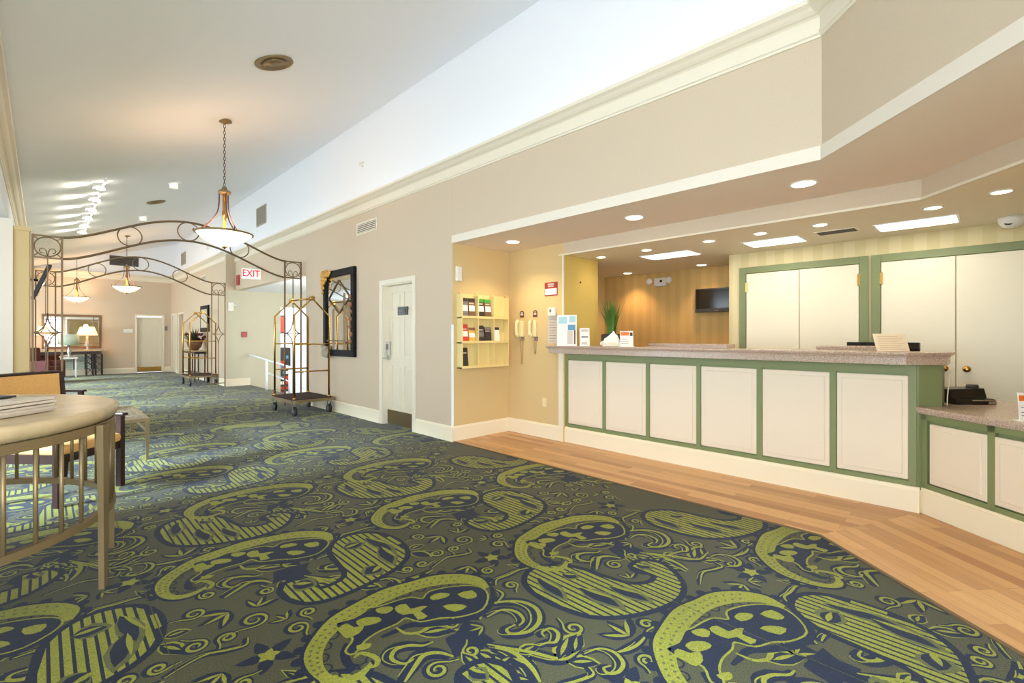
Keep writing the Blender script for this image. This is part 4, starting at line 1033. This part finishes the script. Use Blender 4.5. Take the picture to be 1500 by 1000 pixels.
LF = [(0, 0, 0, ('greyp', 'paper', 'darkp'), .24, 'grey and white leaflet at the left of the top left rack pocket'), (0, 0, 1, ('brownp', 'paper', 'darkp'), .24, 'brown and grey leaflet at the right of the top left rack pocket'),
      (1, 0, 0, ('darkp', 'paper', 'greenp'), .24, 'leaflet with green header at the left of the top middle rack pocket'), (1, 0, 1, ('brownp', 'paper', 'greenp'), .24, 'leaflet with green header at the right of the top middle rack pocket'),
      (0, 1, 0, ('redp', 'paper', 'redp'), .22, 'bright red leaflet in the middle left rack pocket'), (0, 1, 1, ('yellowp', 'paper', 'brownp'), .18, 'orange and white leaflet beside the red one in the rack'),
      (1, 1, 0, ('darkp', 'greyp', 'darkp'), .21, 'dark grey-green leaflet at the left of the centre rack pocket'), (1, 1, 1, ('darkp', 'darkp', 'greyp'), .19, 'black leaflet at the right of the centre rack pocket'),
      (2, 1, 0, ('paper', 'paper', 'charcoal'), .19, 'white leaflet with dark header in the middle right rack pocket'), (0, 2, 0, ('darkp', 'charcoal', 'darkp'), .24, 'black leaflet in the bottom left rack pocket')]
for cidx, row, k, mm, h, lb in LF:
    x = -RW + .03 + cidx * (2 * RW / 3) + k * .118; z = [2 * RH / 3, RH / 3, 0][row] + .015
    t = thing('leaflet', lb, 'leaflet', (4.06 + x, 4.70 - .075, .90 + z), 0, 'leaflets in the wall rack')
    MB().box(0, .105, 0, .012, 0, h).xf(lambda a, b, c: (a, b + c * .12, c)).build('booklet', mm[0], t)
    f2 = lambda a, b, c: (a, b + c * .12, c)
    MB().box(.006, .099, -.0015, 0, h * .32, h * .62).xf(f2).build('cover_picture', mm[1], t); MB().box(.0, .105, -.0015, 0, h * .82, h).xf(f2).build('cover_header', mm[2], t)
    if mm[0] in ('redp', 'brownp', 'darkp'): MB().box(.012, .085, -.002, 0, h * .70, h * .76).xf(f2).build('cover_title', 'pale_print', t)
simple('wall_sensor', MB().rbox(3.64, 3.72, 4.655, 4.70, 1.98, 2.16, .012), ['plasticw'], 'small white boxy dispenser high on the niche wall left of the rack', 'sensor')
def wall_phone(y, label, cordlen):
    t = thing('wall_phone', label, 'telephone', (4.56, y, 1.40), R90, 'ivory wall phones in the niche')
    MB().rbox(-.045, .035, -.035, 0, -.11, .10, .012).build('base', 'phone', t)
    hs = MB().tube(catmull([(-.03, -.045, .105), (-.035, -.07, .07), (-.035, -.075, 0), (-.035, -.07, -.07), (-.03, -.045, -.105)], 4, False), [.024] * 3 + [.028] * 2 + [.022] * 7 + [.028] * 2 + [.024] * 3, 10)
    hs.build('handset', 'phone', t)
    MB().rbox(-.012, .045, -.012, 0, -.16, -.11, .004).build('jack', 'greyp', t)
    P = []
    n = 60
    for i in range(n + 1):
        s_ = i / n; z = -.13 - cordlen * sin(pi * s_) ** .8; x = -.012 + .04 * s_
        P.append((x + .006 * cos(i * 1.9), -.016 + .006 * sin(i * 1.9), z))
    MB().tube(P, .0035, 5).build('cord', mat('tan_cord', rgb(176, 146, 96), .6) if 'tan_cord' not in bpy.data.materials else bpy.data.materials['tan_cord'], t)
    s = MB(); a = [(.035 * 1.0 * cos(k), .03 + .03 * sin(k)) for k in [pi * i / 10 for i in range(11)]]
    s.prism([(-.035, -.03)] + [(.035, -.03)] + a, 0, .006)
    s.xf(lambda x, y_, z: (x * 1.05, -z, y_ + .175)); pq = s.build('phone_plaque', 'brownsign', None, (4.56, y, 1.40), R90); MB().box(-.022, .022, -.0085, -.006, .175, .200).box(-.016, .016, -.0085, -.006, .207, .216).build('lettering', 'pale_print', pq); props(pq, 'brown arched plaque above the ' + ('left' if y > 4.3 else 'right') + ' wall phone', 'plaque')
    return t
wall_phone(4.44, 'ivory wall phone on the left, nearer the niche corner, with long hanging cord', .34)
wall_phone(4.20, 'ivory wall phone on the right with a shorter looped cord', .20)
rs = thing('red_sign', 'dark red and white sign on the niche wall above the thermostat', 'sign', (4.56, 3.93, 1.89), R90)
MB().rbox(-.105, .105, -.008, 0, -.085, .085, .003).build('plate', 'redsign', rs); MB().box(-.095, .095, -.0095, -.008, -.072, .005).build('white_field', 'paper', rs)
MB().box(-.05, .055, -.0095, -.008, .052, .068).box(-.045, .045, -.0095, -.008, .026, .042).build('lettering', 'pale_print', rs); MB().box(-.07, .06, -.0105, -.0095, -.04, -.034).build('small_print', 'pale_print', rs)
th = thing('thermostat', 'white thermostat above the pale notice beside the counter', 'thermostat', (4.56, 3.905, 1.60), R90)
MB().rbox(-.06, .06, -.03, 0, -.05, .055, .012).build('housing', 'plasticw', th); MB().rbox(-.03, .0, -.032, -.028, -.005, .035, .002).build('display', 'greyp', th)
pn = thing('wall_notice', 'faded pinkish notice sheet under the thermostat', 'notice', (4.56, 3.90, 1.38), R90)
MB().box(-.08, .08, -.004, 0, -.17, .17).build('sheet', 'pale_print', pn)
l = MB()
for k in range(9): l.box(-.06, .05 - .01 * (k % 3), -.0052, -.004, .12 - k * .033, .126 - k * .033)
l.build('printed_lines', 'greyp', pn)
ol = thing('wall_outlet', 'cream wall outlet low on the niche wall below the phones', 'outlet', (4.56, 4.04, .46), R90)
MB().rbox(-.035, .035, -.006, 0, -.055, .055, .003).build('plate', 'phone', ol); MB().rbox(-.015, .015, -.009, -.005, .008, .035, .002).rbox(-.015, .015, -.009, -.005, -.035, -.008, .002).build('sockets', 'trim', ol)
simple('wall_hook', MB().lathe([(.012, 0), (.012, .01), (.006, .012)], 10).xf(lambda x, y, z: (4.88 + x, 3.722 - z, 1.98 + y)), 'bronze', 'tiny dark hook high on the olive pier', 'hook')
tv = thing('wall_television', 'small black flat television on the amber striped wall', 'television', (6.87, 2.77, 1.64), R90)
MB().rbox(-.31, .31, -.10, -.05, 0, .34, .010).build('bezel', 'black', tv); MB().box(-.285, .285, -.103, -.099, .055, .32).build('screen', 'screen', tv)
MB().rbox(-.31, .31, -.106, -.098, .0, .045, .004).build('speaker_bar', 'charcoal', tv); MB().box(-.08, .08, -.05, 0, .08, .26).build('bracket', 'black', tv); MB().box(-.03, .03, -.1075, -.106, .018, .027).build('badge', 'greyp', tv)

# ------------------------------------------------------------------ left foreground: round table, papers, chairs, glass table
TC = (-.62, 3.65); TZ = .925
rt = thing('round_table', 'large round travertine table with a ring of slim metal rods at lower left', 'table', (TC[0], TC[1], 0))
MB().lathe([(.88, TZ - .075), (.922, TZ - .07), (.94, TZ - .045), (.945, TZ - .02), (.938, TZ - .006), (.92, TZ)], 72).build('tabletop', 'travertine', rt)
def ringbar(z0, z1, r0, r1, n=72):
    m = MB(); b = 0
    for k in range(n):
        a = 2 * pi * k / n; m.v += [(r0 * cos(a), r0 * sin(a), z0), (r1 * cos(a), r1 * sin(a), z0), (r1 * cos(a), r1 * sin(a), z1), (r0 * cos(a), r0 * sin(a), z1)]
    for k in range(n):
        l = (k + 1) % n
        for j in range(4): m.face((4 * k + j, 4 * k + (j + 1) % 4, 4 * l + (j + 1) % 4, 4 * l + j))
    return m
ringbar(TZ - .12, TZ - .076, .90, .925).build('apron_ring', 'champagne', rt); ringbar(.355, .39, .895, .93).build('lower_ring', 'champagne', rt)
LEG = [radians(a) for a in (25, -10, 25 + 120, -10 + 120, 25 + 240, -10 + 240)]
LEG = [atan2(3.25 - TC[1], .21 - TC[0]), atan2(3.81 - TC[1], .21 - TC[0])]
LEG += [a + 2 * pi / 3 for a in LEG[:2]] + [a + 4 * pi / 3 for a in LEG[:2]]
for a in LEG:
    r = .940; g = MB(); w0, w1 = .036, .018
    g.v = [(-.012, -w1, 0), (.012, -w1, 0), (.012, w1, 0), (-.012, w1, 0), (-.014, -w0, TZ - .08), (.014, -w0, TZ - .08), (.014, w0, TZ - .08), (-.014, w0, TZ - .08)]
    for q_ in ((3, 2, 1, 0), (4, 5, 6, 7), (0, 1, 5, 4), (1, 2, 6, 5), (2, 3, 7, 6), (3, 0, 4, 7)): g.face(q_)
    g.xf(lambda x, y, z: ((r + x) * cos(a) - y * sin(a), (r + x) * sin(a) + y * cos(a), z)); g.build('leg', 'champagne', rt)
nr = 48
for k in range(nr):
    a = 2 * pi * (k + .5) / nr
    if min(abs((a - b + pi) % (2 * pi) - pi) for b in LEG) < .045: continue
    MB().tube([(.912 * cos(a), .912 * sin(a), .36), (.912 * cos(a), .912 * sin(a), TZ - .09)], .0095, 8).build('rod', 'champagne', rt)
np_ = thing('newspaper_pile', 'loose pile of folded newspapers on the round travertine table', 'newspapers', (-.20, 3.36, TZ + .001), radians(-44))
for k in range(5):
    m = MB(); n = 14; L_ = .40; dep = .30; b = 0
    th_ = .012
    for i in range(n + 1):
        u = i / n; x = -L_ / 2 + L_ * u + .01 * (k % 2); z0 = k * .0125 + .002 + .012 * k * .25 * max(0, u - .4) ** 1 * (k > 2)
        for (yy, zz) in ((-dep / 2 + .006 * k, z0), (dep / 2, z0), (dep / 2, z0 + .0115), (-dep / 2 + .006 * k, z0 + .0115)): m.v.append((x, yy, zz))
    for i in range(n):
        for j in range(4): m.face((4 * i + j, 4 * i + (j + 1) % 4, 4 * i + 4 + (j + 1) % 4, 4 * i + 4 + j))
    m.face((0, 1, 2, 3)); m.face((4 * n, 4 * n + 1, 4 * n + 2, 4 * n + 3))
    m.build('newspaper', 'news', np_)
MB().rbox(-.22, .02, -.02, .14, .068, .078, .003).build('dark_folder', 'charcoal', np_)

def armchair(x, y, rz, top, label):
    """faces local -y"""
    t = thing('armchair', label, 'chair', (x, y, 0), rz, 'dark wood armchairs by the windows')
    w, d = .27, .25
    for sx_ in (-1, 1):
        MB().prism([(sx_ * w - .022, -d - .022), (sx_ * w + .022, -d - .022), (sx_ * w + .022, -d + .022), (sx_ * w - .022, -d + .022)], 0, .61).build('front_leg', 'darkwood', t)
        bl = MB().tube([(sx_ * w, d + .03, 0), (sx_ * w, d, .40), (sx_ * w * 1.03, d + .03, .60), (sx_ * w * 1.1, d + .09, top)], .026, 4); bl.build('back_leg', 'darkwood', t)
        MB().rbox(sx_ * w - .028, sx_ * w + .028, -d - .05, d + .02, .61, .635, .008).build('armrest', 'darkwood', t)
    MB().box(-w, w, -d - .01, -d + .015, .33, .40).box(-w, w, d - .015, d + .01, .33, .40).box(-w - .01, -w + .015, -d, d, .33, .40).box(w - .015, w + .01, -d, d, .33, .40).build('seat_rail', 'darkwood', t)
    s = bmesh.new(); bmesh.ops.create_grid(s, x_segments=12, y_segments=12, size=1)
    k = MB(); k.rbox(-w + .01, w - .01, -d - .03, d - .02, .39, .47, .035); k.build('seat_cushion', 'orange', t)
    m = MB(); n = 10; z0, z1 = .60, top - .01
    for i in range(n + 1):
        u = -1 + 2 * i / n
        for (o, z) in ((-.018, z0), (.018, z0), (.018, z1), (-.018, z1)):
            f = (z - .6) / (top - .6); xx = u * w * (.90 + .12 * f); yy = d + .03 + .06 * f + o + .025 * (1 - u * u)
            m.v.append((xx, yy, z + .015 * f * (1 - u * u) * 0))
    for i in range(n):
        for j in range(4): m.face((4 * i + j, 4 * i + (j + 1) % 4, 4 * i + 4 + (j + 1) % 4, 4 * i + 4 + j))
    m.face((0, 1, 2, 3)); m.face((4 * n, 4 * n + 1, 4 * n + 2, 4 * n + 3)); m.build('backrest', 'orange', t)
    MB().tube([(u * w * 1.08, d + .09 + .025 * (1 - u * u), top) for u in [-1 + .2 * i for i in range(11)]], .016, 6).build('top_rail', 'darkwood', t)
    MB().tube([(u * w * .93, d + .03 + .025 * (1 - u * u), .59) for u in [-1 + .2 * i for i in range(11)]], .014, 6).build('lower_back_rail', 'darkwood', t)
    return t
armchair(.12, 5.35, radians(42), .985, 'dark wood armchair with orange upholstery directly behind the round table')
armchair(-.02, 7.95, radians(46), .80, 'second dark wood armchair farther back, only its arm showing past the first')
# burgundy chair far away
bc = thing('burgundy_chair', 'burgundy upholstered chair seen far off beyond the arch posts at left', 'chair', (.02, 18.6, 0), radians(60))
MB().rbox(-.33, .33, -.35, .3, .12, .46, .05).build('seat', 'burgundy', bc); MB().rbox(-.33, .33, .22, .36, .40, .98, .06).build('backrest', 'burgundy', bc)
for k in (-1, 1): MB().rbox(k * .33 - .06, k * .33 + .06, -.33, .3, .12, .62, .04).build('arm', 'burgundy', bc)
for i in (-1, 1):
    for j in (-1, 1): MB().box(i * .28 - .02, i * .28 + .02, j * .26 - .02, j * .26 + .02, 0, .13).build('leg', 'darkwood', bc)
# glass coffee table
gt = thing('coffee_table', 'low metal coffee table with a glass top beside the orange armchair', 'table', (.49, 6.87, 0))
gx, gy = .32, .62
MB().box(-gx + .02, gx - .02, -gy + .02, gy - .02, .425, .435).build('glass_top', 'tableglass', gt)
f = MB()
for (a, b, c_, d) in ((-gx, gx, -gy, -gy + .03), (-gx, gx, gy - .03, gy), (-gx, -gx + .03, -gy + .03, gy - .03), (gx - .03, gx, -gy + .03, gy - .03)): f.box(a, b, c_, d, .405, .44)
f.build('top_frame', 'champagne', gt)
f = MB()
for (a, b, c_, d) in ((-gx, gx, -gy, -gy + .02), (-gx, gx, gy - .02, gy), (-gx, -gx + .02, -gy + .02, gy - .02), (gx - .02, gx, -gy + .02, gy - .02)): f.box(a, b, c_, d, .285, .30)
f.build('stretcher', 'champagne', gt)
for i in (-1, 1):
    for j in (-1, 1):
        MB().tube([(i * (gx - .018), j * (gy - .018), .42), (i * (gx - .018), j * (gy - .018), .28), (i * (gx - .018), j * (gy - .018), 0)], [.028, .026, .012], 4).build('leg', 'champagne', gt)
# ceiling hung television at left
tv2 = thing('hanging_television', 'black flat television seen edge-on, tilted from a bracket behind the left arch post', 'television', (-.09, 10.6, 1.9))
MB().rbox(-.035, .02, 0, .62, 0, .54, .008).xf(lambda x, y, z: (x + z * .35, y, z)).build('screen_body', 'black', tv2)
MB().rbox(.018, .026, .02, .60, .02, .52, .002).xf(lambda x, y, z: (x + z * .35, y, z)).build('screen', 'screen', tv2)
MB().tube([(.05, .3, .3), (-.15, .3, .33), (-.30, .3, .33)], .02, 8).build('bracket', 'black', tv2)

# ------------------------------------------------------------------ far wall
fm = thing('wide_mirror', 'wide bronze-framed mirror above the console on the far wall', 'mirror', (.72, 21.3, .89))
MB().box(-.66, .66, -.02, 0, .06, 1.05).build('glass', 'mirror', fm); f = MB()
for (a, b, c_, d) in ((-.72, .72, 0, .07), (-.72, .72, 1.04, 1.11), (-.72, -.65, .07, 1.04), (.65, .72, .07, 1.04)): f.rbox(a, b, -.045, 0, c_, d, .01)
for x in (-.52, .52): f.box(x - .01, x + .01, -.03, -.02, .07, 1.04)
for z in (.17, .94): f.box(-.65, .65, -.03, -.02, z - .008, z + .008)
f.build('frame', 'bronze', fm)
co = thing('console_table', 'dark console table with pale top and lattice legs against the far wall', 'console table', (.68, 21.05, 0))
MB().rbox(-.80, .80, -.22, .2, .80, .84, .008).build('top', 'travertine', co); MB().box(-.74, .74, -.19, .18, .70, .80).build('apron', 'darkwood', co)
for x in (-.66, .45, .68):
    g = MB()
    for k in (-.08, .08): g.box(x + k - .015, x + k + .015, -.19, -.16, 0, .70).box(x + k - .015, x + k + .015, .14, .17, 0, .70)
    for j in range(3):
        z = .08 + j * .2
        g.bar((x - .08, -.175, z), (x + .08, -.175, z + .2), .014).bar((x + .08, -.175, z), (x - .08, -.175, z + .2), .014)
    g.build('leg', 'darkwood', co)
simple('mirror_panel', MB().box(-.1, 1.34, 21.27, 21.30, .2, .69), 'mirror', 'low mirrored panel behind the far console table reflecting the floor', 'mirror')
def table_lamp(x, y, z, label, mat_, r0=.26, r1=.17, h=.28, b=.48, group=None, pw=6):
    t = thing('table_lamp', label, 'lamp', (x, y, z), 0, group)
    MB().lathe([(.07, 0), (.07, .02), (.03, .04), (.035, .1), (.055, .18), (.03, .30), (.012, .34), (.012, b)], 16).build('lamp_base', 'silver', t)
    MB().lathe([(r0, b), (r1, b + h), (r1 - .01, b + h), (r0 - .01, b)], 24).build('lamp_shade', mat_, t)
    if pw:
        L = bpy.data.lights.new('lamp_bulb', 'POINT'); L.energy = pw; L.color = (1, .7, .42); L.shadow_soft_size = .05
        o = bpy.data.objects.new('lamp_bulb', L); COL.objects.link(o); o.location = (x, y - .3, z + b + h + .05)
table_lamp(.10, 20.98, .84, 'lit table lamp at the left of the far console', 'shade', group='lit lamps on the far console')
table_lamp(1.08, 20.98, .84, 'lit table lamp at the right of the far console', 'shade', group='lit lamps on the far console')
table_lamp(.62, 20.6, .62, 'unlit lamp with pale green drum shade in front of the far mirror', 'palshade', .24, .24, .34, .40, pw=0)
simple('side_table', MB().rbox(.42, .82, 20.42, 20.80, .58, .62, .005).box(.45, .48, 20.45, 20.48, 0, .58).box(.76, .79, 20.45, 20.48, 0, .58).box(.45, .48, 20.74, 20.77, 0, .58).box(.76, .79, 20.74, 20.77, 0, .58), 'plasticw', 'pale side table holding the drum-shaded lamp near the far console', 'table')
simple('door_plate', MB().rbox(2.02, 2.28, 21.28, 21.3, 1.42, 1.54, .004), 'plasticw', 'small white plate on the far wall left of the door', 'sign')
simple('wall_thermostat', MB().rbox(3.20, 3.28, 21.27, 21.3, 1.50, 1.66, .004), 'greyp', 'tiny grey control on the far wall right of the door', 'thermostat')
fp_ = simple('framed_picture', MB().rbox(3.34, 3.38, 15.6, 16.55, 1.42, 2.18, .01), 'blackframe', 'dark-framed tall picture on the far right wall above the flower console', 'picture')
MB().box(3.335, 3.341, 15.72, 16.43, 1.54, 2.07).build('print', 'art', fp_)
c2_ = thing('narrow_console', 'narrow dark console with pale top holding the flower bowl by the second cart', 'console table', (3.19, 16.6, 0))
MB().rbox(-.16, .16, -.85, .85, .86, .89, .006).build('top', 'travertine', c2_); MB().box(-.14, .14, -.8, .8, .80, .86).build('apron', 'darkwood', c2_)
for i in (-1, 1):
    for j in (-1, 0, 1): MB().box(i * .12 - .015, i * .12 + .015, j * .78 - .015, j * .78 + .015, 0, .80).build('leg', 'darkwood', c2_)
MB().box(-.12, .12, -.78, .78, .22, .24).build('shelf', 'darkwood', c2_)
fb = thing('flower_arrangement', 'dark red flowers and spiky leaves in a brown bowl behind the second cart', 'flowers', (3.12, 16.1, .89))
MB().lathe([(.08, 0), (.09, .02), (.17, .12), (.2, .24), (.18, .25), (.02, .2)], 20).build('bowl', 'terracotta', fb)
lv = MB()
for k in range(60):
    a = random.uniform(0, 2 * pi); e = random.uniform(.3, 1.45); L_ = random.uniform(.25, .55); w_ = .018
    ex_, ey, ez = min(.15, cos(a) * cos(e) * L_), sin(a) * cos(e) * L_, sin(e) * L_; px, py = -sin(a) * w_, cos(a) * w_
    b = len(lv.v); lv.v += [(0, 0, .2), (ex_ * .5 - px, ey * .5 - py, .2 + ez * .55), (ex_, ey, .2 + ez), (ex_ * .5 + px, ey * .5 + py, .2 + ez * .55)]; lv.face((b, b + 1, b + 2, b + 3))
lv.build('foliage', 'darkleaf', fb, fix=False)
fw = MB()
for k in range(14):
    a = random.uniform(0, 2 * pi); r = random.uniform(.08, .24); z = random.uniform(.28, .5)
    s = bmesh.new(); bmesh.ops.create_icosphere(s, subdivisions=1, radius=.045)
    for v in s.verts: v.co = (v.co.x + r * cos(a), v.co.y + r * sin(a), v.co.z + z)
    fw.bm(s)
fw.build('blossoms', 'flower', fb)

# ------------------------------------------------------------------ recess: handrail and things seen through it
hr = thing('handrail', 'white two-rail handrail descending beside the ramp in the recess', 'handrail', (3.9, 12.4, 0))
def hl(*p): return [(a - 3.9, b - 12.4, c_) for a, b, c_ in p]
MB().tube(hl((3.92, 13.9, .80), (3.90, 13.5, .80), (3.88, 12.4, .72), (3.90, 11.0, .62), (3.92, 9.6, .46)), .022, 8).build('top_rail', 'white', hr)
MB().tube(hl((3.88, 12.4, .42), (3.90, 11.0, .30), (3.92, 9.6, .16)), .016, 8).build('lower_rail', 'white', hr)
for y in (12.4, 10.9, 9.6): MB().tube(hl((3.88, y, 0), (3.88, y, .70 if y > 12 else (.60 if y > 10 else .46))), .026, 8).build('post', 'white', hr)
vd = thing('vending_machine', 'dark vending machine with colourful front glimpsed through the doorway beyond the ramp', 'vending machine', (4.95, 14.9, -.66))
MB().rbox(-.28, .28, -.3, .3, 0, 1.62, .02).build('cabinet', 'charcoal', vd)
cf = MB()
for i in range(5):
    for j in range(8): cf.cur = random.choice((0, 1, 2, 3)); cf.box(-.2 + i * .085, -.13 + i * .085, -.308, -.30, .25 + j * .15, .34 + j * .15)
cf.build('product_front', ['redp', 'paper', 'bluep', 'darkp'], vd)
rp = thing('red_picture', 'red framed picture hanging beyond the recess doorway', 'picture', (5.15, 15.38, 1.38))
MB().rbox(-.2, .2, -.03, 0, 0, .55, .01).build('frame', 'darkp', rp); MB().box(-.16, .16, -.035, -.03, .04, .51).build('print', 'redp', rp)

# ------------------------------------------------------------------ light
w = bpy.data.worlds.new('World'); SC.world = w; w.use_nodes = True
bg = w.node_tree.nodes['Background']; bg.inputs[0].default_value = (.74, .87, 1, 1); bg.inputs[1].default_value = 6.5
S = bpy.data.lights.new('sun', 'SUN'); S.energy = 26; S.angle = radians(14); S.color = (.62, .82, 1)
so_ = bpy.data.objects.new('sun', S); COL.objects.link(so_)
import mathutils
so_.rotation_euler = mathutils.Vector((-.86, -.05, .42)).to_track_quat('Z', 'Y').to_euler()
def win_light(y0, y1, e):     # sky light entering through each window
    L = bpy.data.lights.new('window_daylight', 'AREA'); L.shape = 'RECTANGLE'; L.size = 2.2; L.size_y = y1 - y0; L.energy = e; L.color = (.84, .92, 1)
    o = bpy.data.objects.new('window_daylight', L); COL.objects.link(o); o.location = (-3.5, (y0 + y1) / 2, 1.5); o.rotation_euler = (0, radians(-90), 0)
for y0, y1 in WIN: win_light(y0, y1, 60)
L = bpy.data.lights.new('rear_fill', 'AREA'); L.shape = 'RECTANGLE'; L.size = 3.4; L.size_y = 2.4; L.energy = 330; L.color = (.88, .94, 1)  # unseen fill added behind the camera, tilted up to brighten the ceiling
o = bpy.data.objects.new('rear_fill', L); COL.objects.link(o); o.location = (-1.0, -3.4, 1.4); o.rotation_euler = (radians(128), 0, 0)
L = bpy.data.lights.new('corridor_fill', 'AREA'); L.size = 1.2; L.energy = 26; L.color = (.95, .97, 1)  # added lamp under the closed corridor ceiling, keeps the doorway view bright
o = bpy.data.objects.new('corridor_fill', L); COL.objects.link(o); o.location = (5.0, 14.7, 2.4)

L = bpy.data.lights.new('recess_fill', 'AREA'); L.size = 1.8; L.energy = 90; L.color = (.97, .98, 1)  # fill lamp added at the windowless near wall to brighten the recess
o = bpy.data.objects.new('recess_fill', L); COL.objects.link(o); o.location = (5.0, 9.4, 1.3); o.rotation_euler = (radians(95), 0, 0)
# ------------------------------------------------------------------ camera
cam = bpy.data.cameras.new('camera'); cam.sensor_width = 36; cam.lens = 16.8; cam.shift_y = -8 / 1500; cam.clip_start = .01; cam.clip_end = 200
co_ = bpy.data.objects.new('camera', cam); COL.objects.link(co_); co_.location = (0, 0, 1.3); co_.rotation_euler = (radians(90), 0, radians(-44.55))
SC.camera = co_
SC.view_settings.view_transform = 'Standard'; SC.view_settings.look = 'None'; SC.view_settings.gamma = 1; SC.view_settings.use_curve_mapping = False
SC.view_settings.exposure = 0.04
SC.cycles.use_denoising = True
SC.cycles.max_bounces = 10; SC.cycles.diffuse_bounces = 6; SC.cycles.sample_clamp_indirect = 8
